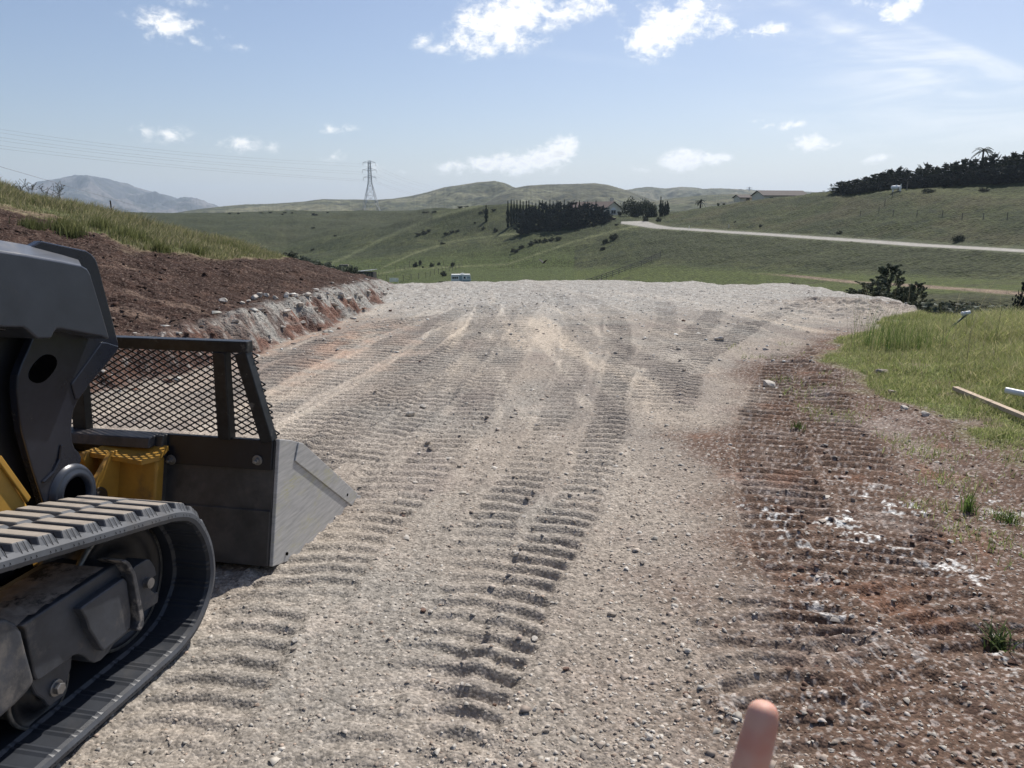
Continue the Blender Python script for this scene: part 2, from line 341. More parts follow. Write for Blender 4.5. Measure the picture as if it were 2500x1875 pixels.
    # pale scrapes on the pad
    for (px, py, sx, sy, amt) in [(2090,760,1.1,1.5,.6),(1880,760,1.0,1.2,.5),(1750,720,.4,2.4,.45),(1230,755,1.6,.7,.5),(1180,775,.5,1.2,.4),(1400,760,.4,1.3,.4),(850,905,.25,2.2,.5),(1650,870,.35,1.2,.5),(1490,1170,.25,.8,.3),(1000,1115,.3,.6,.3)]:
        cx, cy = gpt(px, py, 1.0); q = np.exp(-(((X-cx)/sx)**2+((Y-cy)/sy)**2)); c = mixc(c, (.47, .42, .35), np.clip(q*amt*(1+1.6*n2), 0, 1))
    # white-grey broken rock towards the brink
    c = mixc(c, (.34, .325, .295), sstep(12, 17, Y)*(~left)*.6*(1-hp)); c = mixc(c, (.50, .49, .45), sstep(12, 16, Y)*sstep(.08, .35, n3)*.6*(1-hp)*(~left))
    # bank
    cs = np.empty_like(c); cs[:] = (.044, .0255, .019); cs = mixc(cs, (.074, .043, .031), sstep(-.1, .5, n2)); cs = mixc(cs, (.028, .016, .013), sstep(.0, .4, n3)*.6)
    cs = mixc(cs, (.20, .14, .105), sstep(.24, .45, fbm(X*.55+3, Y*2.6, 81, 4))*.6)
    cs = mixc(cs, (.27, .21, .17), sstep(.28, .36, n4)*.35)
    cf = np.empty_like(c); cf[:] = (.29, .278, .25); cf = mixc(cf, (.15, .066, .042), sstep(.0, .22, fbm(d*3.2+7, Y*1.1, 84, 5)+(.20-d)*.9-.025*(Y-9.5))*.85*(1-sstep(15.5, 18, Y)))
    cf = mixc(cf, (.14, .075, .055), sstep(.1, .45, n3)*.5); cf = mixc(cf, (.10, .055, .040), (1-sstep(8.2, 10.2, Y+n2*1.5))*.85); cf = mixc(cf, (.085, .052, .042), sstep(.05, .3, fbm(X*2.2, Y*2.6, 86, 4))*.75); cf = mixc(cf, (.48, .46, .42), sstep(.15, .5, -n3)*.5)
    facem = sstep(-.12, .05, d)*(1-sstep(.34, .62, d+n2*.25)); facem = facem*sstep(4.5, 7, Y)
    bankm = sstep(.0, .12, d)
    c = c+(cs-c)*bankm[:, None]; c = c+(cf-c)*facem[:, None]
    cg = np.empty_like(c); cg[:] = (.115, .135, .055); cg = mixc(cg, (.16, .135, .075), sstep(-.1, .4, n2)*.8)
    gm = grassy; c = c+(cg-c)*gm[:, None]
    c = mixc(c, (.24, .18, .12), np.exp(-((r-soil_r-.2)/.5)**2)*sstep(1, 2, d)*.6)
    cg2 = np.empty_like(c); cg2[:] = (.15, .18, .06); cg2 = mixc(cg2, (.15, .11, .075), sstep(0, .4, n2)*.8)
    c = c+(cg2-c)*(rg*.92)[:, None]
    # scrubby ground below the right edge
    sl = sstep(.5, 3, r-re)*(X > 3); cq = np.empty_like(c); cq[:] = (.075, .08, .045); cq = mixc(cq, (.15, .10, .075), sstep(0, .3, n1+.5*n2)); c = c+(cq-c)*sl[:, None]
    sl2 = sstep(.3, 2, r-re)*(X < -3); c = mixc(c, (.09, .095, .06), sl2)
    c = c*(1+.28*n4+.12*n3)[:, None]; c = np.clip(c, .01, .8)
    reg = np.zeros(len(X), np.int8); reg[d > 0] = 1; reg[(grassy > .5)] = 2; reg[rg > .5] = 3; reg[(r > re+3)] = 4
    return z.reshape(shp), c.reshape(shp+(3,)), reg.reshape(shp), (comp*padm).reshape(shp)

# far country: each line gives (px x, px y, distance)
L_ = [
 [(0,840,80),(700,810,80),(1100,790,80),(1600,760,80),(2000,735,80),(2250,728,80),(2500,724,80)],
 [(0,730,200),(700,715,200),(900,705,190),(1125,692,190),(1400,697,180),(1600,700,170),(1900,692,155),(2200,700,130),(2500,712,112)],
 [(0,660,330),(700,665,280),(830,657,265),(1000,655,250),(1200,655,245),(1400,652,225),(1600,639,205),(1780,648,188),(1900,655,175),(2200,668,155),(2500,682,142)],
 [(0,600,420),(500,610,400),(700,625,370),(850,615,335),(1000,603,310),(1200,575,300),(1300,562,290),(1450,556,280),(1518,546,268),(1590,558,252),(1640,561,244),(1780,570,225),(1997,585,200),(2223,601,178),(2500,616,160)],
 [(0,585,440),(500,590,430),(700,603,405),(850,592,360),(1000,578,330),(1200,562,308),(1300,553,298),(1450,546,290),(1518,540,278),(1575,537,272),(1605,547,261),(1640,553,251),(1780,563,232),(1997,577,207),(2268,596,182),(2500,609,167)],
 [(0,560,480),(500,565,460),(700,575,440),(850,562,410),(1000,537,370),(1100,512,355),(1180,500,345),(1240,494,340),(1330,503,330),(1400,514,320),(1500,525,312),(1575,533,300),(1620,528,298),(1700,507,290),(1850,484,280),(2000,471,262),(2200,462,240),(2350,468,225),(2500,474,215)],
 [(0,535,540),(500,536,540),(700,540,540),(1000,527,500),(1100,522,420),(1240,515,390),(1500,535,360),(1700,525,340),(1850,500,310),(2000,472,280),(2150,462,262),(2300,447,250),(2500,432,240)],
 [(0,522,620),(420,519,620),(640,516,620),(900,514,620),(1050,513,620),(1240,520,600),(1500,532,600),(1700,532,600),(2000,532,600),(2500,532,600)],
 [(0,540,800),(1200,538,800),(2500,545,800)]]
FARL = []
for ln in L_:
    A = [azel(x, y)[0] for x, y, r in ln]; FARL.append((A, [r for *_, r in ln], [EYE+azel(x, y)[1]*r for x, y, r in ln]))
# polar sample grid
TH = np.concatenate([np.radians(np.arange(-180, -62, 3.5)), np.arange(-R(62), -R(39.5), .0028), np.arange(-R(39.5), R(39.5), .00125), np.arange(R(39.55), R(62), .0028), np.radians(np.arange(63, 180.01, 3.25))]); TH = np.unique(TH); TH[-1] = math.pi; TH[0] = -math.pi
rr = list(np.arange(.1, 1.5, .05)); r_ = 1.5
while r_ < 27: rr.append(r_); r_ += min(max(r_*r_/1250, .005), .022 if r_ < 17 else .04)
while r_ < 800: rr.append(r_); r_ += r_*.0052
while r_ < 14000: rr.append(r_); r_ += r_*.06
RR = np.array(rr); NR, NT = len(RR), len(TH)
print('grid', NR, NT)
Zf = np.empty((NR, NT), np.float32)
for j, a in enumerate(TH):
    rs = [45]+[np.interp(a, A, Rr) for A, Rr, Z in FARL]+[1100, 14000]; zs = [-14 if abs(a) < 2 else -10]+[np.interp(a, A, Z) for A, Rr, Z in FARL]+[-22, -30]
    zs[0] = min(zs[0], zs[1])
    Zf[:, j] = np.interp(RR, rs, zs)
i1 = np.searchsorted(RR, 45); ker = np.hanning(15)[1:-1]; ker /= ker.sum()
pad = len(ker)//2; B = np.pad(Zf[i1:], ((pad, pad), (0, 0)), mode='edge'); Zf[i1:] = sum(ker[k]*B[k:k+Zf.shape[0]-i1] for k in range(len(ker)))
GX = RR[:, None]*np.sin(TH)[None]; GY = RR[:, None]*np.cos(TH)[None]
inear = np.searchsorted(RR, 95)
Z = Zf.copy(); COLR = np.zeros((NR, NT, 3), np.float32); REG = np.full((NR, NT), 5, np.int8)
zn, cn, rn, _ = near_terrain(GX[:inear], GY[:inear])
fx, fy = GX[inear//2:], GY[inear//2:]
# far colour and relief
FX, FY = GX, GY
sl = slice(np.searchsorted(RR, 28), NR)
X, Y = FX[sl], FY[sl]; rad = np.hypot(X, Y)
relief = ((fbm(X*.02, Y*.02, 101, 4)*2.2+fbm(X*.011+5, Y*.011, 104, 3)*7*sstep(330, 420, rad)*(1-sstep(540, 610, rad)))*sstep(150, 400, rad)+np.minimum(fbm(X*.09, Y*.09, 102, 4)*.8, 1)*sstep(50, 150, rad)+np.abs(fbm(X*.35, Y*.35, 103, 3))*.55*sstep(60, 120, rad))
azr = np.arctan2(X, Y)
def line_r(i): return np.interp(azr, FARL[i][0], FARL[i][1])
r3, r4, r2, r5, r1 = line_r(3), line_r(4), line_r(2), line_r(5), line_r(1)
azRoad = azx(1516, 545)
onroad = (azr > azRoad)*sstep(r3-1.5, r3+.5, rad)*(1-sstep(r4-.5, r4+1.5, rad)); roadc = (azr > azRoad)*sstep(r3+.2, r3+1.6, rad)*(1-sstep(r4-1.8, r4-.4, rad)+(azr < azx(1640))*.0)
# the road turns away behind the spur
flat = np.maximum(onroad, (azr > azx(1000))*sstep(r2*.72, r2*.78, rad)*(1-sstep(r2*.93, r2*1.0, rad))*.9)
Z[sl] += (relief*(1-flat)).astype(np.float32)
n1 = fbm(X*.012, Y*.012, 110, 4); n2 = fbm(X*.06, Y*.06, 111, 4); n3 = fbm(X*.3, Y*.3, 112, 4); n4 = fbm(X*1.3, Y*1.3, 113, 3)
c = np.empty(X.shape+(3,), np.float32); c[:] = (.082, .086, .038)
c = mixc(c, (.128, .122, .058), sstep(-.15, .3, n2)); c = mixc(c, (.045, .052, .028), sstep(.0, .35, n3)*.85); c = mixc(c, (.05, .056, .03), sstep(.0, .35, fbm(X*.03+9, Y*.03, 115, 4))*.6)
c = mixc(c, (.13, .105, .062), sstep(.1, .5, n1)*.5)
# open meadow on the valley floor is brighter
mead = (azr > azx(1380))*sstep(r2*.55, r2*.7, rad)*(1-sstep(r2*.93, r2*1.0, rad)); c = mixc(c, (.135, .145, .045), mead*.85); c = mixc(c, (.10, .085, .05), mead*sstep(.15, .4, n2)*.6)
mead2 = (azr < azx(1400))*(azr > azx(700))*sstep(150, 180, rad)*(1-sstep(r2*1.02, r2*1.18, rad)); c = mixc(c, (.115, .13, .043), mead2*.8)
# rough grass of the road bank and the upper slope
bank = (azr > azx(1560))*sstep(r2*1.0, r2*1.02, rad)*(1-sstep(r3-3, r3-1, rad)); c = mixc(c, (.07, .072, .036), bank*.7); c = mixc(c, (.125, .12, .075), bank*sstep(.05, .35, n4)*.45)
up = (azr > azx(1560))*sstep(r4+1, r4+3, rad)*(1-sstep(r5-6, r5, rad)); c = mixc(c, (.105, .085, .05), up*sstep(-.1, .35, n2)*.7)
c = mixc(c, (.16, .15, .075), (azr > azx(1900))*np.exp(-((rad-r5+2)/3.5)**2)*.6)
# foot tracks across the spur
def pathband(pts, w, amt, colr):
    global c
    A = [azel(x, y)[0] for x, y in pts]; E = [azel(x, y)[1] for x, y in pts]
    el = (Z[sl]-EYE)/rad; te = np.interp(azr, A, E); q = np.exp(-((el-te)*F/w)**2)*(azr > A[0])*(azr < A[-1])*(rad > 150)*(rad < 600)
    c = mixc(c, colr, q*amt)
pathband([(840,684),(1000,655),(1100,652),(1240,645),(1400,590),(1500,563),(1560,552)], 2.4, .7, (.27, .25, .15))
pathband([(930,655),(1020,615),(1110,588),(1240,572),(1400,565)], 2.2, .7, (.27, .25, .15))
pathband([(750,670),(850,625),(950,575),(1060,530),(1180,500)], 4.0, .6, (.24, .225, .14))
# dirt track on the valley floor
ec = [azel(x, y) for x, y in ((1700,676),(1850,668),(1960,676),(2100,690),(2200,696),(2350,706),(2500,717))]
el = (Z[sl]-EYE)/rad; te = np.interp(azr, [q[0] for q in ec], [q[1] for q in ec]); wd = np.interp(azr, [azx(1700), azx(2000), azx(2200), azx(2500)], [1.5, 3.0, 4.0, 4.2])
dirt = np.exp(-(np.abs(el-te+n2*.0012)*F/wd)**4)*sstep(azx(1800), azx(1960), azr)*(rad > 70)*(rad < 200); c = mixc(c, (.26, .19, .14), dirt*.9)
road = roadc*(rad > 150); c = mixc(c, (.36, .34, .30), road)
c = mixc(c, (.40, .36, .29), (azr > azRoad)*(np.exp(-((rad-r3+.8)/.8)**2)+np.exp(-((rad-r4-.8)/.8)**2))*.35)
nr_ = (1-road)*(1-dirt*.7); bowl = (azr < azx(1060))*sstep(r5-60, r5+10, rad); c = mixc(c, (.085, .082, .052), bowl*.6); c = c*(1+.22*n4+.15*n3)[..., None]*(1-.36*nr_)[..., None]*np.where((nr_ > .5)[..., None], np.array([.84, .97, .76]), 1); COLR[sl] = np.clip(c, .01, .6)
rg = REG[sl]; rg[rad > 45] = 5; rg[(rad > 150) & (rad > r2)] = 6; rg[(onroad > .5) & (rad > 150)] = 7; rg[(dirt > .5)] = 8; REG[sl] = rg
# join near and far
w_ = sstep(34, 70, RR[:inear])[:, None]
usen = zn > Z[:inear]; 
zj = np.where(RR[:inear, None] < 34, zn, np.maximum(zn, Z[:inear])); Z[:inear] = zj
um = np.where(RR[:inear, None] < 34, 1., np.clip((zn-Zf[:inear]+.6)/1.2, 0, 1)); 
COLR[:inear] = np.where(um[..., None] > .99, cn, cn*um[..., None]+COLR[:inear]*(1-um[..., None]))
REG[:inear] = np.where(um > .5, rn, REG[:inear])
REG = np.where((REG == 5) & (RR[:, None] < 34), 4, REG)

def zgrid(X, Y):
    r = np.hypot(X, Y); a = np.arctan2(X, Y); fi = np.interp(r, RR, np.arange(NR)); fj = np.interp(a, TH, np.arange(NT))
    i = np.clip(fi.astype(int), 0, NR-2); j = np.clip(fj.astype(int), 0, NT-2); u = fi-i; v = fj-j
    return (Z[i, j]*(1-u)+Z[i+1, j]*u)*(1-v)+(Z[i, j+1]*(1-u)+Z[i+1, j+1]*u)*v
def zat(x, y): return float(zgrid(np.array([x]), np.array([y]))[0])
def hit(px, py, rmin=1.5, rmax=2000):
    """where the ray through that point of the photo meets the land"""
    a, e = azel(px, py); j = int(np.interp(a, TH, np.arange(NT))); i = np.nonzero((RR > rmin) & (RR < rmax))[0]
    m = Z[i, j] >= EYE+e*RR[i]
    k = i[np.argmax(m)] if m.any() else i[np.argmin(np.abs(Z[i, j]-EYE-e*RR[i]))]
    r = RR[k]; return Vector((math.sin(a)*r, math.cos(a)*r, float(Z[k, j])))

# ------------------------------------------------------------------ materials
def mat_new(name):
    m = bpy.data.materials.new(name); m.use_nodes = True; nt = m.node_tree; b = nt.nodes['Principled BSDF']; return m, nt, b
def ground_mat(name, scale=60., amt=.35, bump=.6, dist=.004, rough=.92):
    m, nt, b = mat_new(name); N, Lk = nt.nodes, nt.links
    at = N.new('ShaderNodeAttribute'); at.attribute_name = 'albedo'; tcx = N.new('ShaderNodeTexCoord')
    n1 = N.new('ShaderNodeTexNoise'); n1.inputs['Scale'].default_value = scale; n1.inputs['Detail'].default_value = 6; n1.inputs['Roughness'].default_value = .65
    n2 = N.new('ShaderNodeTexVoronoi'); n2.inputs['Scale'].default_value = scale*1.3
    Lk.new(tcx.outputs['Object'], n1.inputs['Vector']); Lk.new(tcx.outputs['Object'], n2.inputs['Vector'])
    mr = N.new('ShaderNodeMapRange'); mr.inputs['From Min'].default_value = .3; mr.inputs['From Max'].default_value = .7; mr.inputs['To Min'].default_value = 1-amt; mr.inputs['To Max'].default_value = 1+amt
    Lk.new(n1.outputs['Fac'], mr.inputs['Value'])
    sep = N.new('ShaderNodeSeparateColor'); Lk.new(n2.outputs['Color'], sep.inputs[0])
    mr2 = N.new('ShaderNodeMapRange'); mr2.inputs['To Min'].default_value = 1-amt*.7; mr2.inputs['To Max'].default_value = 1+amt*.7; Lk.new(sep.outputs[0], mr2.inputs['Value'])
    ml = N.new('ShaderNodeMath'); ml.operation = 'MULTIPLY'; Lk.new(mr.outputs[0], ml.inputs[0]); Lk.new(mr2.outputs[0], ml.inputs[1])
    vm = N.new('ShaderNodeVectorMath'); vm.operation = 'SCALE'; Lk.new(at.outputs['Color'], vm.inputs[0]); Lk.new(ml.outputs[0], vm.inputs['Scale'])
    Lk.new(vm.outputs[0], b.inputs['Base Color']); b.inputs['Roughness'].default_value = rough; b.inputs['Specular IOR Level'].default_value = .15
    ad = N.new('ShaderNodeMath'); ad.operation = 'SUBTRACT'; Lk.new(n1.outputs['Fac'], ad.inputs[0]); Lk.new(n2.outputs['Distance'], ad.inputs[1])
    bp = N.new('ShaderNodeBump'); bp.inputs['Strength'].default_value = bump; bp.inputs['Distance'].default_value = dist; Lk.new(ad.outputs[0], bp.inputs['Height']); Lk.new(bp.outputs[0], b.inputs['Normal'])
    return m
def plain(name, col, rough=.5, metal=0., nscale=12., namt=.25, col2=None, thr=(.45, .65), bump=0., bscale=60., spec=.5, obj=True):
    """paint, rubber, wood ...: a base colour broken up by noise, optionally a second colour (dust, rust) in patches"""
    m, nt, b = mat_new(name); N, Lk = nt.nodes, nt.links
    tcx = N.new('ShaderNodeTexCoord'); n = N.new('ShaderNodeTexNoise'); n.inputs['Scale'].default_value = nscale; n.inputs['Detail'].default_value = 7; n.inputs['Roughness'].default_value = .65
    Lk.new(tcx.outputs['Object'], n.inputs['Vector'])
    mr = N.new('ShaderNodeMapRange'); mr.inputs['From Min'].default_value = .3; mr.inputs['From Max'].default_value = .7; mr.inputs['To Min'].default_value = 1-namt; mr.inputs['To Max'].default_value = 1+namt; Lk.new(n.outputs['Fac'], mr.inputs['Value'])
    vm = N.new('ShaderNodeVectorMath'); vm.operation = 'SCALE'; vm.inputs[0].default_value = col; Lk.new(mr.outputs[0], vm.inputs['Scale'])
    out = vm.outputs[0]
    b.inputs['Roughness'].default_value = rough
    if col2 is not None:
        n2 = N.new('ShaderNodeTexNoise'); n2.inputs['Scale'].default_value = nscale*.45; n2.inputs['Detail'].default_value = 9; n2.inputs['Roughness'].default_value = .72; Lk.new(tcx.outputs['Object'], n2.inputs['Vector'])
        m2 = N.new('ShaderNodeMapRange'); m2.interpolation_type = 'SMOOTHSTEP'; m2.inputs['From Min'].default_value = thr[0]; m2.inputs['From Max'].default_value = thr[1]; Lk.new(n2.outputs['Fac'], m2.inputs['Value'])
        mx = N.new('ShaderNodeMix'); mx.data_type = 'RGBA'; mx.inputs['B'].default_value = (*col2, 1); Lk.new(m2.outputs[0], mx.inputs['Factor']); Lk.new(out, mx.inputs['A']); out = mx.outputs['Result']
        m3 = N.new('ShaderNodeMapRange'); m3.inputs['To Min'].default_value = rough; m3.inputs['To Max'].default_value = min(rough+.35, .95); Lk.new(m2.outputs[0], m3.inputs['Value']); Lk.new(m3.outputs[0], b.inputs['Roughness'])
    Lk.new(out, b.inputs['Base Color']); b.inputs['Metallic'].default_value = metal; b.inputs['Specular IOR Level'].default_value = spec
    if bump:
        nb = N.new('ShaderNodeTexNoise'); nb.inputs['Scale'].default_value = bscale; nb.inputs['Detail'].default_value = 5; Lk.new(tcx.outputs['Object'], nb.inputs['Vector'])
        bp = N.new('ShaderNodeBump'); bp.inputs['Strength'].default_value = bump; bp.inputs['Distance'].default_value = .003; Lk.new(nb.outputs['Fac'], bp.inputs['Height']); Lk.new(bp.outputs[0], b.inputs['Normal'])
    return m
def leafy(name, rough=.75, trans=.25):
    m, nt, b = mat_new(name); N, Lk = nt.nodes, nt.links
    at = N.new('ShaderNodeAttribute'); at.attribute_name = 'albedo'; Lk.new(at.outputs['Color'], b.inputs['Base Color']); b.inputs['Roughness'].default_value = rough; b.inputs['Specular IOR Level'].default_value = .2
    if trans:
        tr = N.new('ShaderNodeBsdfTranslucent'); Lk.new(at.outputs['Color'], tr.inputs['Color']); ms = N.new('ShaderNodeMixShader'); ms.inputs[0].default_value = trans
        Lk.new(b.outputs[0], ms.inputs[1]); Lk.new(tr.outputs[0], ms.inputs[2]); Lk.new(ms.outputs[0], N['Material Output'].inputs[0])
    return m
M = {}
M['pad'] = ground_mat('packed_gravel', 62, .42, .62, .007)
M['soil'] = ground_mat('loose_soil', 30, .35, 1., .012)
M['turf'] = ground_mat('turf_soil', 30, .4, .8, .01)
M['far'] = ground_mat('meadow', 1.3, .42, 1.0, .25)
M['road'] = ground_mat('asphalt', 3, .1, .2, .01)
M['hill'] = ground_mat('hill_scrub', .09, .30, .8, 1.2)
M['leaf'] = leafy('leaves'); M['needle'] = leafy('needles', .8, .08); M['blade'] = leafy('grass_blades', .55, .52)
M['bark'] = plain('bark', (.09, .07, .055), .9, nscale=3)

# ------------------------------------------------------------------ build the land, one mesh per kind of surface
I, J = np.meshgrid(np.arange(NR-1), np.arange(NT-1), indexing='ij')
VX = np.stack([GX, GY, Z], -1).reshape(-1, 3); CF = COLR.reshape(-1, 3)
Q0 = (I*NT+J).ravel(); QF = np.stack([Q0, Q0+1, Q0+NT+1, Q0+NT], -1); RF = REG[:-1, :-1].ravel()
REGN = {0: ('gravel_pad', 'pad'), 1: ('soil_bank', 'soil'), 2: ('grass_slope', 'turf'), 3: ('grass_verge', 'turf'), 4: ('hillside_brink', 'turf'), 5: ('valley_floor', 'far'), 6: ('hillside', 'far'), 7: ('road', 'road'), 8: ('dirt_path', 'far')}
for k, (nm, mk) in REGN.items():
    q = QF[RF == k]
    if not len(q): continue
    u, inv = np.unique(q, return_inverse=True)
    me = np_mesh(nm, VX[u], inv.reshape(q.shape), CF[u], smooth=True)
    tag(link(nm, me, M[mk]), kind='structure')
# centre cap under the photographer
cap = np.concatenate([VX[:NT-1], [[0, 0, float(Z[0].mean())]]]); tri = [(i, NT-1, (i+1) % (NT-1)) for i in range(NT-1)]
tag(link('gravel_pad', np_mesh('gravel_pad', cap, tri, np.tile([.3, .27, .235], (len(cap), 1)), True), M['pad']), kind='structure')

def hill_range(name, ridge, r_ridge, depth, base_z, tone, tone2, seed, gsc, gamp, r_back=None, step=.0011):
    A = [azel(x, y)[0] for x, y in ridge]; Zr = [EYE+azel(x, y)[1]*r_ridge for x, y in ridge]
    th = np.arange(A[0], A[-1], step); n = 150
    t = np.concatenate([np.linspace(0, 1, n), 1+np.linspace(0, 1, 30)[1:]*.5]); T, TT = np.meshgrid(t, th, indexing='ij')
    zr = np.interp(TT, A, Zr); r = r_ridge-depth*(1-T); X = np.sin(TT)*r; Y = np.cos(TT)*r
    prof = np.where(T <= 1, sstep(0, 1, T)*.55+np.clip(T, 0, 1)**1.15*.45, 1-sstep(0, .5, T-1)*1.0)
    gl = 1-np.abs(fbm(X/gsc, Y/(gsc*1.5), seed, 5))*2.4; sm = fbm(X/(gsc*.35), Y/(gsc*.35), seed+3, 5)
    env = np.clip(np.sin(np.clip(T, 0, 1)*math.pi), 0, 1)**.8
    z = base_z+(zr-base_z)*prof+((gl-.5)*gamp+sm*gamp*.5)*env*np.clip((zr-base_z)/60, .2, 2)+fbm(TT*900, TT*0+seed, seed, 3)*gamp*.07
    n1 = fbm(X/(gsc*.5), Y/(gsc*.5), seed+7, 5); n2 = fbm(X/(gsc*.08), Y/(gsc*.08), seed+9, 4)
    c = np.empty(X.shape+(3,), np.float32); c[:] = tone; c = mixc(c, tone2, sstep(-.1, .35, n1+.15*(gl-.5))); c = mixc(c, (.045, .052, .038), sstep(.08, .25, n2)*.75); c = mixc(c, np.array(tone2)*1.35, sstep(.15, .4, -n2)*.35)
    c = c*.84; V = np.stack([X, Y, z], -1).reshape(-1, 3); nr, nt_ = X.shape; i, j = np.meshgrid(np.arange(nr-1), np.arange(nt_-1), indexing='ij'); q0 = (i*nt_+j).ravel()
    o = link(name, np_mesh(name, V, np.stack([q0, q0+1, q0+nt_+1, q0+nt_], -1), c.reshape(-1, 3), True), M['hill']); tag(o, kind='structure'); return o
hill_range('hills', [(300,528),(380,524),(430,519),(480,511),(540,504),(600,499),(650,498),(700,495),(745,492),(790,486),(830,487),(870,487),(915,488),(960,485),(1005,478),(1044,469),(1085,457),(1120,452),(1165,445),(1207,441.5),(1230,446),(1252,457),(1300,475),(1400,500),(1500,520)], 1700, 700, -25, (.085, .092, .05), (.19, .182, .108), 201, 260, 13)
hill_range('hills', [(1080,522),(1140,508),(1190,489),(1220,472),(1256,459),(1288,453),(1340,450),(1400,449),(1451,447),(1484,451),(1532,465),(1573,481),(1640,500),(1720,515)], 1400, 500, -20, (.085, .085, .05), (.165, .165, .10), 231, 210, 11)
hill_range('hills', [(1380,490),(1460,470),(1532,464),(1560,460),(1593,458),(1626,460),(1663,456),(1700,458),(1726,463),(1790,462),(1843,464),(1952,468),(2100,474),(2300,480),(2600,490)], 2600, 900, -25, (.11, .115, .07), (.20, .185, .12), 251, 330, 18)
hill_range('hills', [(1330,530),(1450,522),(1530,505),(1580,494),(1640,484),(1700,478),(1760,474),(1850,474),(1950,480),(2100,500),(2300,520)], 1000, 380, -20, (.085, .095, .05), (.14, .135, .08), 271, 140, 7)
hill_range('mountain', [(-60,505),(20,480),(80,458),(110,448),(150,437),(180,432),(200,431),(225,434),(244,438),(262,439),(285,447),(310,454),(338,461),(370,470),(407,478),(450,490),(490,500),(521,507),(580,520)], 7500, 2600, -40, (.055, .06, .07), (.18, .165, .16), 301, 800, 70, step=.0009)

# ------------------------------------------------------------------ compact track loader (local frame: x forward, y left, z up)
HD = R(11.5); MF = (math.sin(HD), math.cos(HD)); ML = (-math.cos(HD), math.sin(HD)); MO = (-1.10, 3.21)
def _loc(w): dx, dy = w[0]-MO[0], w[1]-MO[1]; return dx*MF[0]+dy*MF[1], dx*ML[0]+dy*ML[1]
def oY(x, y, Yc):
    r = ray(x, y); t = (Yc+MO[0]*ML[0]+MO[1]*ML[1])/(r.x*ML[0]+r.y*ML[1]); X, _ = _loc((r.x*t, r.y*t)); return (X, EYE+r.z*t)
def oX(x, y, Xc):
    r = ray(x, y); t = (Xc+MO[0]*MF[0]+MO[1]*MF[1])/(r.x*MF[0]+r.y*MF[1]); _, Y = _loc((r.x*t, r.y*t)); return (Y, EYE+r.z*t)
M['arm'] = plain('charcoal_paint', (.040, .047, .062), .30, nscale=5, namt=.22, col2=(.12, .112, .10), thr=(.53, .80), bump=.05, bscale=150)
M['armplate'] = plain('glossy_paint_shade_dark', (.017, .020, .030), .22, nscale=7, namt=.2, col2=(.07, .068, .065), thr=(.60, .82), bump=.05, bscale=150)  # arm paint darkened: shade below the box section put into the colour
M['armtop'] = plain('charcoal_paint_lit_top', (.10, .105, .115), .33, nscale=7, namt=.2, col2=(.2, .19, .18), thr=(.55, .8))  # arm paint lightened: bright sky sheen on the top put into the colour
M['black'] = plain('black_paint', (.012, .013, .016), .42, nscale=9, namt=.3, col2=(.06, .05, .042), thr=(.56, .78), bump=.08, bscale=120)
M['frame'] = plain('scuffed_black_paint', (.042, .047, .057), .45, nscale=9, namt=.35, col2=(.15, .135, .12), thr=(.53, .70), bump=.12, bscale=60)
M['dirt'] = plain('caked_dirt', (.38, .31, .245), .95, nscale=14, namt=.45, col2=(.05, .042, .036), thr=(.5, .62), bump=.9, bscale=45)
M['yellow'] = plain('yellow_paint', (.46, .25, .040), .5, nscale=6, namt=.2, col2=(.13, .085, .045), thr=(.54, .74), bump=.05)
M['rubber'] = plain('track_rubber', (.068, .074, .084), .62, nscale=10, namt=.25, col2=(.11, .10, .092), thr=(.48, .78), bump=.15, bscale=90)
M['lugtop'] = plain('dusty_rubber', (.30, .262, .218), .95, nscale=18, namt=.2, col2=(.16, .14, .125), thr=(.56, .74), bump=.3, bscale=90)
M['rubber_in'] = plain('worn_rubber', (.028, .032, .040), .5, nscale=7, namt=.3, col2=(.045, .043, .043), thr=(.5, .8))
M['bucketback'] = plain('grimy_black_steel', (.058, .055, .052), .5, metal=.1, nscale=6, namt=.4, col2=(.13, .115, .098), thr=(.47, .72), bump=.25, bscale=40)
M['rodsteel'] = plain('bare_bolt_steel', (.30, .29, .28), .45, metal=.8, nscale=40, namt=.3)
M['rim'] = plain('worn_rim_steel', (.24, .225, .20), .45, metal=.6, nscale=20, namt=.4, col2=(.04, .035, .03), thr=(.5, .6))
M['dark'] = plain('recess_shade_black', (.003, .003, .003), 1.0, spec=0)  # near-black put in for the shade inside holes and grooves
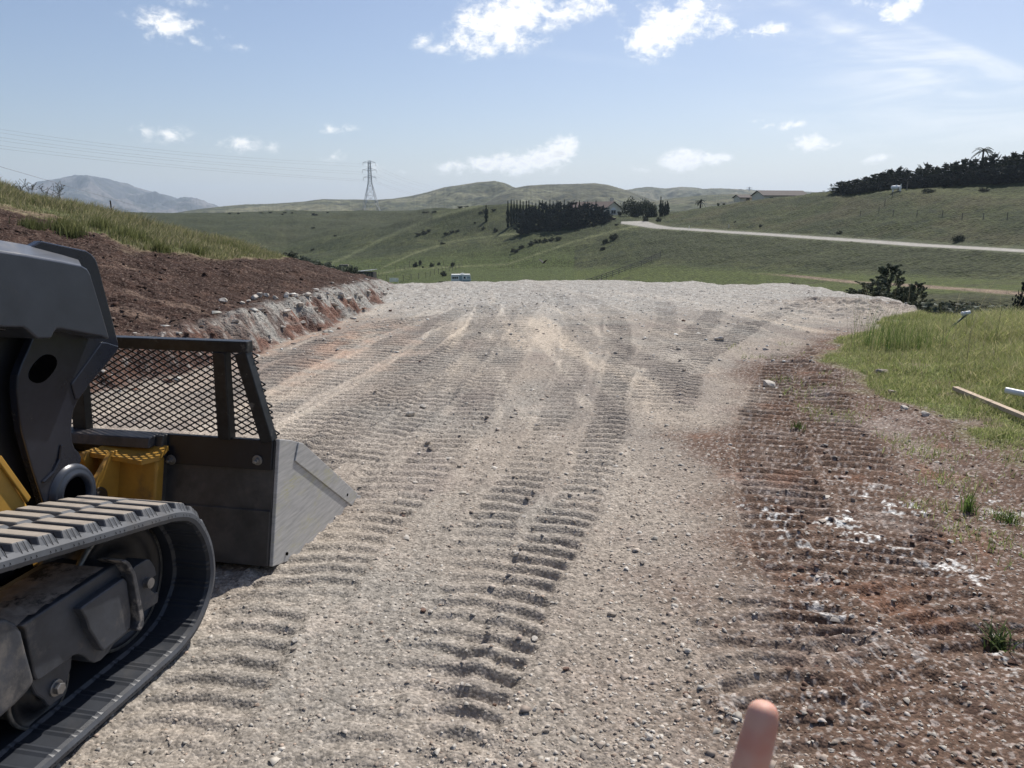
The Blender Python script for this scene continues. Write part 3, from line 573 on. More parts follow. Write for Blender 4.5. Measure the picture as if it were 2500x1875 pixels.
# bare silver side plate: scratched steel with dried grass smears
def steel_side():
    m, nt, b = mat_new('scratched_steel'); N, Lk = nt.nodes, nt.links
    tcx = N.new('ShaderNodeTexCoord')
    def nz(sc, mp, det=6, ro=.6):
        mpn_ = N.new('ShaderNodeMapping'); mpn_.inputs['Scale'].default_value = mp; mpn_.inputs['Rotation'].default_value = (0, R(-38), 0)
        n = N.new('ShaderNodeTexNoise'); n.inputs['Scale'].default_value = sc; n.inputs['Detail'].default_value = det; n.inputs['Roughness'].default_value = ro
        Lk.new(tcx.outputs['Object'], mpn_.inputs[0]); Lk.new(mpn_.outputs[0], n.inputs['Vector']); return n
    a = nz(9, (1, 1, 9)); c2 = nz(3.2, (1, 1, 1.8), 8, .7); sx = nz(30, (1, 1, 14), 3, .5)
    cr = N.new('ShaderNodeValToRGB'); cr.color_ramp.elements[0].position = .32; cr.color_ramp.elements[0].color = (.34, .34, .335, 1); cr.color_ramp.elements[1].position = .68; cr.color_ramp.elements[1].color = (.52, .515, .50, 1)
    Lk.new(a.outputs['Fac'], cr.inputs[0])
    mk = N.new('ShaderNodeMapRange'); mk.interpolation_type = 'SMOOTHSTEP'; mk.inputs['From Min'].default_value = .50; mk.inputs['From Max'].default_value = .62; Lk.new(c2.outputs['Fac'], mk.inputs['Value'])
    st = N.new('ShaderNodeMapRange'); st.interpolation_type = 'SMOOTHSTEP'; st.inputs['From Min'].default_value = .45; st.inputs['From Max'].default_value = .65; Lk.new(sx.outputs['Fac'], st.inputs['Value'])
    mm = N.new('ShaderNodeMath'); mm.operation = 'MULTIPLY'; Lk.new(mk.outputs[0], mm.inputs[0]); Lk.new(st.outputs[0], mm.inputs[1])
    mx = N.new('ShaderNodeMix'); mx.data_type = 'RGBA'; mx.inputs['B'].default_value = (.46, .44, .22, 1); Lk.new(mm.outputs[0], mx.inputs['Factor']); Lk.new(cr.outputs[0], mx.inputs['A'])
    Lk.new(mx.outputs['Result'], b.inputs['Base Color']); b.inputs['Metallic'].default_value = .25; b.inputs['Roughness'].default_value = .48
    bp = N.new('ShaderNodeBump'); bp.inputs['Strength'].default_value = .08; bp.inputs['Distance'].default_value = .002; Lk.new(a.outputs['Fac'], bp.inputs['Height']); Lk.new(bp.outputs[0], b.inputs['Normal'])
    return m
M['steel'] = steel_side()
ld = empty('compact_track_loader', (MO[0], MO[1], 0), math.pi/2-HD)
tag(ld, 'charcoal and yellow compact track loader with mesh-topped bucket standing on the gravel at the left', 'track loader')
def part(name, bm, mat, parent=None, bw=0, smooth=False, seg=2, label=None):
    o = link(name, bm_mesh(name, bm, smooth), mat, parent or ld)
    if bw: bevel(o, bw, seg)
    if label: o['label'] = label
    return o
BW = 1.88; YC = BW/2    # bucket width and machine centre line
# --- bucket
side = [oY(*q, 0) for q in [(676,1072),(704,1074),(731,1082),(868,1207),(870,1222),(845,1241),(815,1269),(766,1328),(721,1361),(659,1383)]]
bm = bmesh.new(); add_prism(bm, side, -.014, .004); bside = part('bucket', bm, M['steel'], bw=.003)
BK = bside
bm = bmesh.new(); add_prism(bm, side, BW-.004, BW+.014); part('side_plate', bm, M['steel'], BK, .003)
xt, zt = side[0]; xb_, zb = side[-1]
def backx(z): return xb_+(xt-xb_)*(z-zb)/(zt-zb)
def slab(bm, y0, y1, z0, z1, off, th):
    """plate following the leaning bucket back; off metres proud of it towards the machine"""
    pts = [(backx(z0)-off, z0), (backx(z1)-off, z1), (backx(z1)-off+th, z1), (backx(z0)-off+th, z0)]; add_prism(bm, pts, y0, y1)
RY = oX(400, 1160, backx(.5)-.05)[0]+.012; RYL = BW-RY
bm = bmesh.new(); slab(bm, .006, BW-.006, zb, zt-.005, .0, .012); part('back_plate', bm, M['bucketback'], BK, .002)
bm = bmesh.new(); slab(bm, .008, RY, zb+.002, zb+.245, .012, .011); part('lower_plate', bm, M['bucketback'], BK, .003)
bm = bmesh.new(); slab(bm, RYL, BW-.008, zb+.002, zb+.245, .012, .011); part('lower_plate', bm, M['bucketback'], BK, .003)
bm = bmesh.new(); slab(bm, .012, RY-.01, zt-.135, zt-.004, .016, .015); part('grille_mount_plate', bm, M['black'], BK, .003); bm = bmesh.new(); slab(bm, RYL+.01, BW-.012, zt-.135, zt-.004, .016, .015); part('grille_mount_plate', bm, M['black'], BK, .003)
for y0 in (RY-.012, RYL-.028):       # flanges beside the hitch recess
    bm = bmesh.new(); slab(bm, y0, y0+.04, zb+.02, zt-.002, .05, .05)
    part('hitch_flange', bm, M['bucketback'], BK, .006)
bm = bmesh.new(); slab(bm, RY+.028, RYL-.028, zt-.05, zt-.002, .095, .10); part('hitch_rail', bm, plain('worn_grey_rail', (.05, .05, .055), .45, nscale=12, namt=.5, col2=(.13, .11, .10), thr=(.5, .7), bump=.2), BK, .005)
for (px, py) in ((423, 1120), (631, 1122)):
    for mir in (0, 1):
        y, z = oX(px, py, backx(.53)-.016); y = BW-y if mir else y; x = backx(z)-.016
        bm = bmesh.new(); add_cyl(bm, (x, y, z), (x-.006, y, z), .024, n=24); add_cyl(bm, (x-.006, y, z), (x-.018, y, z), .014, n=6); add_cyl(bm, (x-.018, y, z), (x-.034, y, z), .008, n=12)
        part('bolt', bm, M['rodsteel'], BK, .0015)
bm = bmesh.new(); xe, ze = side[4]
add_prism(bm, [(xb_, zb), (xb_+.0, zb+.012), (xe, ze+.016), (xe, ze+.004)], .005, BW-.005); part('floor_plate', bm, M['bucketback'], BK)
bm = bmesh.new(); e0 = side[3]; e1 = side[4]
add_prism(bm, [(e0[0]-.03, e0[1]+.01), (e0[0]+.035, e0[1]-.02), (e1[0]+.04, e1[1]-.004), (e1[0]-.05, e1[1]-.006)], -.018, BW+.018); part('cutting_edge', bm, M['steel'], BK, .003)
# stiffener strip along the sloping front edge of each side plate
f0 = side[2]; f1 = side[3]; dx, dz = f1[0]-f0[0], f1[1]-f0[1]; L = math.hypot(dx, dz); nx, nz_ = dz/L, -dx/L
strip = [(f0[0]-.045, f0[1]+.02), (f0[0], f0[1]-.0), (f1[0]-.02, f1[1]+.016), (f1[0]-.02+nx*.085, f1[1]+.016+nz_*.085), (f0[0]-.045+nx*.075, f0[1]+nz_*.075)]
for y0, y1 in ((-.022, -.0145), (BW+.0145, BW+.022)):
    bm = bmesh.new(); add_prism(bm, strip, y0, y1); part('stiffener_strip', bm, M['steel'], BK, .003)
for q in ((848, 1208), (702, 1352)):
    bm = bmesh.new(); x, z = oY(*q, -.022); add_cyl(bm, (x, -.0225, z), (x, -.0245 if q[0] > 800 else -.0165, z), .008, n=14)
    part('bolt_hole', bm, M['dark'], BK)
bm = bmesh.new(); slab(bm, .3, BW-.3, zb-.02, zb+.004, .02, .06); part('wear_bar', bm, M['bucketback'], BK, .004)
# --- expanded-metal grille on top of the bucket
GXP = backx(zt)-.005
def gp(x, y): return oX(x, y, GXP)
br_ = gp(672, 1070); tr_ = gp(603, 832); tl_ = (BW-tr_[0], tr_[1]); bl_ = (BW-br_[0], br_[1]+.0)
zb0 = zt-.01; T = .052
gr = bmesh.new()
def gbar(a, b, w=T, dpt=T): add_bar(gr, (GXP, a[0], a[1]), (GXP, b[0], b[1]), dpt, w, up=Vector((1, 0, 0)).cross(Vector((0, b[0]-a[0], b[1]-a[1]))))
gbar((tr_[0]-.012, tr_[1]-T/2), (tl_[0]+.012, tl_[1]-T/2))
gbar((br_[0]+.03, zb0), (tr_[0]+.025, tr_[1]-T), .06); gbar((bl_[0]-.03, zb0), (tl_[0]-.025, tl_[1]-T), .06)
gpost = [gp(553, 1060)[0], gp(205, 1060)[0], BW-gp(553, 1060)[0]]
for yv, tp in ((gp(553, 1060)[0], gp(560, 1060)[0]),):
    for y_ in (yv, BW-yv): gbar((y_, zb0), (y_-.01 if y_ < YC else y_+.01, tr_[1]-T), .062)
gbar((gpost[1], zb0), (gpost[1]-.02, tr_[1]-T), .07)
GR = part('grille', gr, plain('dark_tube_steel', (.02, .022, .025), .42, metal=.3, nscale=30, namt=.4, col2=(.14, .13, .12), thr=(.60, .70), bump=.1), BK, .004)
ms = bmesh.new(); W_, H_ = .0535, .0285
def inside(y, z):
    t = (z-zb0)/(tr_[1]-zb0); return 0 < t < 1 and br_[0]+(tr_[0]-br_[0])*t-.016 < y < BW-(br_[0]+(tr_[0]-br_[0])*t)+.016
zmid = GXP+T/2+.004; ny = int(BW/W_)+2; nz2 = int((tr_[1]-zb0)/H_*2)+2
mv = []; mf = []
def strand(p, q, w=.0062, t=.004):
    d = Vector((q[0]-p[0], q[1]-p[1])); d.normalize(); n = Vector((-d.y, d.x))*w/2; b0 = len(mv)
    for (y, z), xx in ((p, 0), (q, 1)):
        for s in (-1, 1):
            for e in (0, 1): mv.append((zmid+e*t+xx*.0022, y+s*n.x, z+s*n.y))
    for f in ((0, 1, 3, 2), (4, 6, 7, 5), (0, 4, 5, 1), (2, 3, 7, 6), (0, 2, 6, 4), (1, 5, 7, 3)): mf.append([b0+k for k in f])
for j in range(nz2):
    for i in range(ny):
        y = i*W_+(W_/2 if j % 2 else 0); z = zb0+j*H_/2
        for sx in (-1, 1):
            y2, z2 = y+sx*W_/2, z+H_/2
            if inside(y, z) and inside(y2, z2): strand((y, z), (y2, z2))
link('mesh_panel', np_mesh('mesh_panel', mv, mf), plain('mesh_steel', (.022, .022, .025), .5, nscale=50), BK)
# --- yellow hitch
HX = backx(.4)-.10
bm = bmesh.new(); y0, y1 = oX(378, 1160, HX)[0], oX(292, 1160, HX)[0]
slab(bm, y0, BW-y0, .10, .50, .10, .06); hit_ = part('hitch', bm, M['yellow'], ld, .01)
for mir in (0, 1):
    f = (lambda y: BW-y) if mir else (lambda y: y)
    bm = bmesh.new(); zz1 = oX(300, 1098, HX)[1]; zz0 = oX(300, 1121, HX)[1]; ya = oX(378, 1100, HX)[0]; yb = oX(232, 1100, HX)[0]
    tfm = lambda x, y, z: (x, f(y), z)
    bx = backx(zz1)-.10
    vs = [bm.verts.new(tfm(*p)) for p in [(bx+.06, ya, zz1), (bx+.06, yb, zz1), (bx-.07, yb+.01, zz1-.012), (bx-.07, ya+.05, zz0+.01), (bx-.015, ya, zz1-.028)]]
    vb = [bm.verts.new((v.co.x, v.co.y, v.co.z-.02)) for v in vs]; bm.faces.new(vs); bm.faces.new(vb[::-1])
    for i in range(5): bm.faces.new((vs[i], vb[i], vb[(i+1) % 5], vs[(i+1) % 5]))
    part('hitch_lip', bm, M['yellow'], hit_)
    for k, yy in enumerate((oX(290, 1150, HX)[0]+.005, oX(246, 1150, HX)[0]+.02)):
        bm = bmesh.new(); b0 = backx(.5)-.10
        prof = [(b0+.0, zz1-.01), (b0-.05, zz1-.005), (b0-.16, .455), (b0-.195, .395), (b0-.20, .35), (b0-.18, .30), (b0-.14, .24), (b0-.12, .12), (b0, .12)]
        if k: prof = [(b0, zz1-.005), (b0-.09, zz1-.005), (b0-.10, zz1-.03), (b0-.085, zz1-.07), (b0-.10, zz1-.12), (b0-.15, .43), (b0-.20, .40), (b0-.20, .33), (b0-.12, .24), (b0, .2)]
        add_prism(bm, prof, f(yy), f(yy+.022)); part('pin_bracket', bm, M['yellow'], hit_, .004)
        if not k:
            px_, pz_ = b0-.155, .365
            bm = bmesh.new(); s = 1 if mir else -1
            yo = f(yy); add_lathe(bm, [(0, s*.012), (.030, s*.012), (.032, s*.010), (.033, 0)], (px_, yo, pz_), n=28); add_lathe(bm, [(.036, 0), (.036, s*.004), (.046, s*.004), (.047, 0)], (px_, yo, pz_), n=28)
            part('hitch_pin', bm, plain('greasy_pin', (.05, .038, .025), .5, nscale=60, namt=.5), hit_, smooth=False)
bm = bmesh.new(); add_cyl(bm, (HX-.05, .74, .30), (HX-.62, .78, .62), .028, n=20); add_cyl(bm, (HX-.30, .755, .44), (HX-.9, .79, .76), .042, n=20); part('tilt_cylinder', bm, M['rim'], ld, smooth=True); bm = bmesh.new()
add_cyl(bm, (HX-.05, BW-.74, .30), (HX-.62, BW-.78, .62), .028, n=20); add_cyl(bm, (HX-.30, BW-.755, .44), (HX-.9, BW-.79, .76), .042, n=20); part('tilt_cylinder', bm, M['rim'], ld, smooth=True)
# --- lift arms
AY = .50
sil = [oY(*q, AY) for q in [(95,592),(101,588),(211,612),(224,620),(234,632),(240,647),(258,715),(276,783),(290,840),(287,858),(253,900),(219,938),(203,958),(190,980),(181,1000),(177,1020),(175,1056),(177,1078),(183,1094),(194,1105),(200,1117),(198,1128),(194,1136),(228,1174),(245,1219)]]
x0s, z0s = sil[-1]; xl, zl = oY(103, 1220, AY)
sil += [(x0s+.06, z0s-.12), (x0s+.02, z0s-.17), (xl+.05, z0s-.16)]
sil += [oY(*q, AY) for q in [(103,1220),(78,1142),(62,1085),(53,1052),(45,990),(41,950),(43,917),(53,888),(70,851),(80,826),(70,815)]]
xr, zr_ = oY(0, 800, AY); sil += [(xr-.2, zr_+.045), (xr-.25, zr_+.20), oY(0, 620, AY), oY(60, 610, AY)]
box = [oY(*q, AY-.09) for q in [(0,613),(60,622),(150,638),(200,648),(214,656),(222,670),(246,750),(268,826),(262,829),(250,822),(148,803),(139,804),(133,812),(128,823),(122,827),(93,827),(87,823),(66,804),(58,800),(0,799)]]
d0 = (box[0][0]-box[1][0], box[0][1]-box[1][1]); sc0 = 1.6/abs(d0[0]); rear_t = (box[0][0]-1.5, box[0][1]+.12); rear_b = (box[-1][0]-1.5, box[-1][1]+.22)
box = [rear_t]+box+[rear_b]
for mir in (0, 1):
    f = (lambda y: BW-y) if mir else (lambda y: y)
    nm = 'loader_arm'
    bm = bmesh.new(); add_prism(bm, sil, f(AY), f(AY+.035)); A = part(nm, bm, M['armplate'], ld, .005)
    bm = bmesh.new(); add_prism(bm, box, f(AY-.09), f(AY+.12)); part('box_section', bm, M['arm'], A, .022, seg=4)
    outer = [oY(*q, AY-.086) for q in [(0,613),(60,622),(150,638),(200,649)]]; inner = [oY(*q, AY+.01) for q in [(0,585),(62,596),(150,620),(192,633)]]
    outer = [(outer[0][0]-1.5, outer[0][1]+.12)]+outer; inner = [(inner[0][0]-1.5, inner[0][1]+.12)]+inner; bm = bmesh.new(); vo = [bm.verts.new((x, f(AY-.086), z+.001)) for x, z in outer]; vi = [bm.verts.new((x, f(AY+.01), z)) for x, z in inner]
    wo = [bm.verts.new((x, f(AY-.084), z-.05)) for x, z in outer]; wi = [bm.verts.new((x, f(AY+.01), z-.08)) for x, z in inner]
    for k in range(len(vo)-1):
        bm.faces.new((vo[k], vo[k+1], vi[k+1], vi[k])); bm.faces.new((wo[k], wo[k+1], vo[k+1], vo[k])); bm.faces.new((vi[k], vi[k+1], wi[k+1], wi[k]))
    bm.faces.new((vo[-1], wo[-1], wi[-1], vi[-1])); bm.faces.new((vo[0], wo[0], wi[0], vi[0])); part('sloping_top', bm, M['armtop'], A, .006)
    # stamped lower half of the box, plate darkened for shade, with blacked-in slot and boss
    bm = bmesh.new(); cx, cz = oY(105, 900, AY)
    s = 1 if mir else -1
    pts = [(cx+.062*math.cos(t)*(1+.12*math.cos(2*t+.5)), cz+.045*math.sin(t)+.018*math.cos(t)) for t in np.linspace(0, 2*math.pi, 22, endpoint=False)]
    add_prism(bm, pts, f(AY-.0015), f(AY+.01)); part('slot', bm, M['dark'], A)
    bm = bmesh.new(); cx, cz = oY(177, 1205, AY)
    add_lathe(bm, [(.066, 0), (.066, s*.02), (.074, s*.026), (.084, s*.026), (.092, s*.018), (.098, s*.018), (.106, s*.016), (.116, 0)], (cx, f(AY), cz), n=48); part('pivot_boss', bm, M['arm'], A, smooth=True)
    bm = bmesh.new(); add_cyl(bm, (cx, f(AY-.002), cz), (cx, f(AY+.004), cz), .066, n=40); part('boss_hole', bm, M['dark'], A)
    # folded edge running up the neck
    bm = bmesh.new(); q = [oY(*p, AY) for p in [(246,835),(258,836),(287,845),(284,856),(252,896),(218,935),(190,975),(182,975),(172,937),(210,885)]]
    add_prism(bm, q, f(AY-.006), f(AY+.002)); part('neck_rib', bm, M['armplate'], A, .005, seg=3)
    bm = bmesh.new(); q = [oY(*p, AY) for p in [(146,1085),(151,1086),(148,1120),(132,1155),(104,1180),(100,1176),(126,1150),(141,1120)]]
    add_prism(bm, q, f(AY-.008), f(AY+.002)); part('weld_rib', bm, M['armplate'], A, .004)
# --- chassis, cab and the far side (mostly outside the picture)
bm = bmesh.new(); q = [oY(*p, .46) for p in [(0,1118),(66,1223)]]; (xa, za), (xb2, zb2) = q
slope = (za-zb2)/(xa-xb2); xtop = xa-.30
bm2 = [(xtop, za-slope*-.0+(.30*-slope)), (xa, za), (xb2, zb2), (xb2+.10, zb2-.25), (-2.6, .28), (-2.6, .95), (-1.5, 1.05)]
bm2[0] = (xtop, za-slope*.30*-1*-1 if False else za+abs(slope)*.30)
add_prism(bm, bm2, .465, BW-.465); part('chassis', bm, M['yellow'], ld, .012)
bm = bmesh.new(); add_prism(bm, [(xa+.0, za+.01), (xb2+.012, zb2+.01), (xb2-.004, zb2-.004), (xa-.016, za-.004)], .452, .4645); part('edge_strip', bm, M['yellow'], ld, .003)
bm = bmesh.new(); add_prism(bm, [(-1.12, .55), (-1.02, 1.32), (-1.2, 2.0), (-2.35, 2.05), (-2.5, 1.0), (-2.5, .8)], .62, BW-.62); part('cab', bm, M['black'], ld, .02)
ip = [oY(*q, .57) for q in [(112,1221),(90,1150),(70,1060),(62,990),(60,930),(75,870),(95,840),(95,800)]]; ip = [(ip[0][0]+.04, .2)]+ip+[(-1.6, ip[-1][1]+.05), (-1.6, .2)]
bm = bmesh.new(); add_prism(bm, ip, .565, .60); part('inner_panel', bm, M['black'], ld, .004)
bm = bmesh.new(); add_prism(bm, ip, BW-.60, BW-.565); part('inner_panel', bm, M['black'], ld, .004)
# --- tracks
sidepts = [oY(*q, -.03) for q in [(249,1285),(447,1238),(497,1274),(522,1323),(530,1388),(520,1458),(497,1527),(447,1597)]]
loop = [(-3.05, .22), (-2.95, .07), (-2.80, .028), (-2.4, .026), (-1.6, .026), (-1.255, .026), (-1.0, .026), (-.76, .026), (-.66, .035), (-.565, .065), (-.485, .13), (-.44, .20), (-.428, .275), (-.438, .355), (-.468, .43), (-.52, .50), (-.60, .545), (-.72, .575), (-1.0, .632), (-1.36, .705), (-1.8, .79), (-2.15, .86), (-2.35, .89), (-2.55, .85), (-2.68, .75), (-2.85, .52)]
LP = []
nL = len(loop)
for i in range(nL):
    p0, p1, p2, p3 = [np.array(loop[(i+k) % nL]) for k in (-1, 0, 1, 2)]
    for t in np.linspace(0, 1, 8, endpoint=False): LP.append(.5*((2*p1)+(-p0+p2)*t+(2*p0-5*p1+4*p2-p3)*t*t+(-p0+3*p1-3*p2+p3)*t**3))
LP = np.array(LP); seg = np.hypot(*(np.roll(LP, -1, 0)-LP).T); CL = np.concatenate([[0], np.cumsum(seg)]); TOT = CL[-1]
NP_ = 68; PIT = TOT/NP_
def lp(s):
    s = s % TOT; i = np.searchsorted(CL, s, side='right')-1; i = min(i, len(LP)-1); t = (s-CL[i])/seg[i]; a = LP[i]; b = LP[(i+1) % len(LP)]
    p = a+(b-a)*t; q = LP[(i+2) % len(LP)]; o = LP[i-1]; d = (b-a)*(1-abs(t-.5))+((q-b) if t > .5 else (a-o))*abs(t-.5); d = d/np.hypot(*d); return p, np.array([d[1], -d[0]])
# outward normal: the loop runs rear-bottom -> front -> top, so (d.z,-d.x) points outwards
TW = .44
def build_track(y_out, sgn):
    """y_out: outer side; sgn +1 if the track extends to larger y"""
    Y_ = lambda v: y_out+sgn*v
    n = NP_*8; bm = bmesh.new()
    # carcass cross-section (y, offset along the outward normal)
    cs = [(0.0, -.018), (.004, -.002), (.02, .010), (TW/2-.02, .010), (TW/2+.02, .010), (TW-.02, .010), (TW-.004, -.002), (TW, -.018), (TW-.006, -.034), (TW-.02, -.036), (TW/2+.10, -.036), (TW/2+.09, -.046), (TW/2-.06, -.046), (TW/2-.07, -.036), (.02, -.036), (.006, -.032)]
    rings = []
    for k in range(n):
        p, nn = lp(k*TOT/n); ph = (k % 8)/8
        ring = []
        for (y, o) in cs:
            oo = o
            if o < -.03 and .01 < y < TW/2-.06 or (o < -.03 and y > TW/2+.1 and y < TW-.01): oo = o+(-.004 if ph in (.125, .375) else 0)
            ring.append(bm.verts.new((p[0]+nn[0]*oo, Y_(y), p[1]+nn[1]*oo)))
        rings.append(ring)
    m = len(cs)
    for k in range(n):
        for i in range(m):
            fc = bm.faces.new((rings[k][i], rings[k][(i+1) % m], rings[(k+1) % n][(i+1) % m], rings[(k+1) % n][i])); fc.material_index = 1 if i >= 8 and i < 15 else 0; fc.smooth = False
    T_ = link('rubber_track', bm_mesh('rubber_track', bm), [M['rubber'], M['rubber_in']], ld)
    # lugs: two staggered rows of tapering bars
    bm = bmesh.new()
    def P(s, y, o):
        p, nn = lp(s); return bm.verts.new((p[0]+nn[0]*o, Y_(y), p[1]+nn[1]*o))
    for row in (0, 1):
        for k in range(NP_):
            s0 = (k+.5*row)*PIT; w0, w1 = PIT*.46, PIT*.30; ot = .032
            if row == 0: ya, yb2, yc, yd = .002, .035, .205, .255
            else: ya, yb2, yc, yd = .185, .235, TW-.035, TW-.002
            eo = (-.012, .006) if row == 0 else (.006, -.012)
            b = [P(s0-w0, ya, eo[0]), P(s0+w0, ya, eo[0]), P(s0+w0, yd, eo[1]), P(s0-w0, yd, eo[1])]
            t = [P(s0-w1, yb2, ot), P(s0+w1*.9, yb2, ot), P(s0+w1*.9, yc, ot), P(s0-w1, yc, ot)]
            f = bm.faces.new(t); f.material_index = 1
            for i in range(4): bm.faces.new((b[i], b[(i+1) % 4], t[(i+1) % 4], t[i]))
    lg = link('tread_lugs', bm_mesh('tread_lugs', bm), [M['rubber'], M['lugtop']], T_); tag(lg, kind='stuff'); bevel(lg, .005, 2, 25)
    # sipes of the outer shoulder, groove shade laid on as dark strips
    bm = bmesh.new()
    for k in range(NP_):
        for j in (-.3, -.08, .14):
            s = (k+j)*PIT
            a, b = [lp(s+dd) for dd in (-.0012, .0012)]
            vv = []
            for (p, nn) in (a, b):
                for (y, o) in ((-.0012, -.016), (.030, .031)): vv.append(bm.verts.new((p[0]+nn[0]*(o+.0015), Y_(y), p[1]+nn[1]*(o+.0015))))
            bm.faces.new((vv[0], vv[1], vv[3], vv[2]))
    sp = link('sipes', bm_mesh('sipes', bm), M['dark'], T_); tag(sp, kind='stuff')
    return T_
build_track(-.03, 1); build_track(BW+.03, -1)
# --- undercarriage, both sides
def under(y_out, sgn, full=True):
    f = lambda v: y_out+sgn*(v+.03)
    FY = .05       # outer face of the track frame
    o_ = lambda x, y, v=FY: oY(x, y, v)
    beam = [o_(*q) for q in [(293,1370),(322,1398),(335,1450),(343,1512),(330,1538),(314,1544),(280,1572),(262,1598),(247,1613),(232,1619),(218,1614),(209,1605),(200,1600),(190,1598),(178,1602),(160,1618),(120,1645),(100,1660),(90,1662),(84,1650),(74,1600),(63,1536),(52,1528)]]
    bm = bmesh.new(); add_prism(bm, beam+[(beam[-1][0]-.5, beam[-1][1]+.06)][:0], f(FY), f(FY+.25)); fr_ = link('track_frame', bm_mesh('track_frame', bm), M['frame'], ld); bevel(fr_, .006, 3)
    # dirt lying on the sloping top of the frame
    tp = [o_(*q, FY+.02) for q in [(45,1520),(120,1478),(170,1445),(200,1415),(215,1395)]]
    bm = bmesh.new(); rows = []
    for i in range(26):
        t = i/25; x = -1.42+t*.52; row = []
        for j in range(9):
            v = FY+.015+j/8*.20; zb_ = np.interp(x, [-1.42, beam[-1][0], beam[0][0]], [.50, beam[-1][1], beam[0][1]])
            row.append(bm.verts.new((x, f(v), zb_+.004+.022*math.sin(math.pi*min(j/8, 1))*max(0, 1-t*1.1)+.010*math.sin(i*2.1+j*1.7)*(1-t))))
        rows.append(row)
    for i in range(25):
        for j in range(8): bm.faces.new((rows[i][j], rows[i+1][j], rows[i+1][j+1], rows[i][j+1]))
    link('caked_dirt', bm_mesh('caked_dirt', bm, True), M['dirt'], fr_)
    # rear box of the frame
    rb = [o_(*q, FY-.035) for q in [(0,1512),(20,1512),(42,1522),(55,1540),(66,1585),(84,1650),(88,1664),(70,1690),(40,1722),(0,1757)]]
    rb = [(rb[0][0]-1.3, rb[0][1]+.03)]+rb+[(rb[-1][0]-.15, rb[-1][1]-.03), (rb[0][0]-1.3, rb[-1][1])]
    bm = bmesh.new(); add_prism(bm, rb, f(FY-.035), f(FY+.26)); o = link('frame_box', bm_mesh('frame_box', bm), M['frame'], fr_); bevel(o, .014, 4)
    # raised guard slab
    gs = [o_(*q, FY-.02) for q in [(191,1486),(200,1478),(298,1410),(306,1420),(316,1500),(314,1532),(300,1548),(248,1590),(240,1580),(226,1556),(212,1535),(206,1512)]]
    bm = bmesh.new(); add_prism(bm, gs, f(FY-.028), f(FY+.01)); o = link('guard_plate', bm_mesh('guard_plate', bm), M['frame'], fr_); bevel(o, .006, 3)
    # strap
    sp = [o_(*q, FY-.03) for q in [(286,1368),(298,1366),(308,1372),(322,1398),(331,1440),(343,1505),(343,1522),(336,1537),(330,1540),(326,1536),(333,1515),(322,1450),(313,1402),(300,1378),(292,1374)]]
    bm = bmesh.new(); add_prism(bm, sp, f(FY-.045), f(FY+.05)); o = link('strap', bm_mesh('strap', bm), plain('scraped_edge', (.05, .052, .058), .4, nscale=30, namt=.5, col2=(.22, .2, .18), thr=(.5, .6)), fr_); bevel(o, .003, 2)
    # front fork with pin
    fk = [o_(*q, FY+.03) for q in [(300,1400),(318,1381),(345,1365),(353,1364),(360,1373),(367,1385),(370,1403),(362,1408),(355,1420),(357,1440),(366,1446),(374,1444),(376,1455),(373,1470),(343,1490),(325,1500)]]
    bm = bmesh.new(); add_prism(bm, fk, f(FY+.01), f(FY+.09)); o = link('fork', bm_mesh('fork', bm), M['frame'], fr_); bevel(o, .003, 2)
    px_, pz_ = o_(364, 1423, FY+.0); bm = bmesh.new(); add_cyl(bm, (px_, f(FY-.008), pz_), (px_, f(FY+.1), pz_), .019, n=24); o = link('fork_pin', bm_mesh('fork_pin', bm), M['rodsteel'], fr_)
    # idler
    cx, cz, ro = -.735, .305, .232
    y0 = .15
    bm = bmesh.new(); s = sgn
    add_lathe(bm, [(ro-.012, 0), (ro, 0), (ro, s*.018), (ro-.03, s*.03), (ro-.035, s*.11), (ro, s*.14), (ro, s*.158), (ro-.012, s*.158)], (cx, f(y0), cz), n=64)
    idl = link('idler_wheel', bm_mesh('idler_wheel', bm, True), M['rim'], ld)
    bm = bmesh.new(); add_lathe(bm, [(ro-.012, 0), (ro-.016, s*.012), (ro-.05, s*.018), (.13, s*.022), (.115, s*.05), (.07, s*.055), (.065, s*.0), (0, s*.0)], (cx, f(y0), cz), n=64)
    link('disc', bm_mesh('disc', bm, True), M['black'], idl)
    # inner guide rib of the track bend (idler running surface)
    for (x, z, r_, nm) in [(-1.145, .165, .118, 'track_roller'), (-1.48, .165, .118, 'track_roller'), (-1.82, .165, .118, 'track_roller'), (-2.16, .165, .118, 'track_roller'), (-2.8, .26, .2, 'idler_wheel')]:
        bm = bmesh.new(); add_lathe(bm, [(r_-.008, 0), (r_, 0), (r_, s*.015), (r_-.02, s*.03), (r_-.02, s*.12), (r_, s*.14), (r_, s*.155)], (x, f(.13), z), n=48)
        w = link(nm, bm_mesh(nm, bm, True), M['rim'], ld)
        bm = bmesh.new(); add_lathe(bm, [(r_-.008, 0), (r_-.012, s*.008), (r_*.55, s*.02), (r_*.5, -s*.01), (r_*.3, -s*.02), (0, -s*.02)], (x, f(.13), z), n=40); link('disc', bm_mesh('disc', bm, True), M['black'], w)
        if r_ < .15:
            bm = bmesh.new(); pts = [(x-.10, .30), (x+.10, .30), (x+.07, .20), (x+.045, z+.0), (x+.03, z-.035), (x-.03, z-.035), (x-.045, z), (x-.07, .20)]
            add_prism(bm, pts, f(.075), f(.093)); o = link('hanger', bm_mesh('hanger', bm), M['frame'], w); bevel(o, .006, 2)
            bm = bmesh.new(); add_cyl(bm, (x, f(.052), z+.012), (x, f(.075), z+.012), .019, n=6); add_cyl(bm, (x, f(.068), z+.012), (x, f(.076), z+.012), .026, n=24)
            o = link('bolt', bm_mesh('bolt', bm), M['rodsteel'], w); bevel(o, .002, 2)
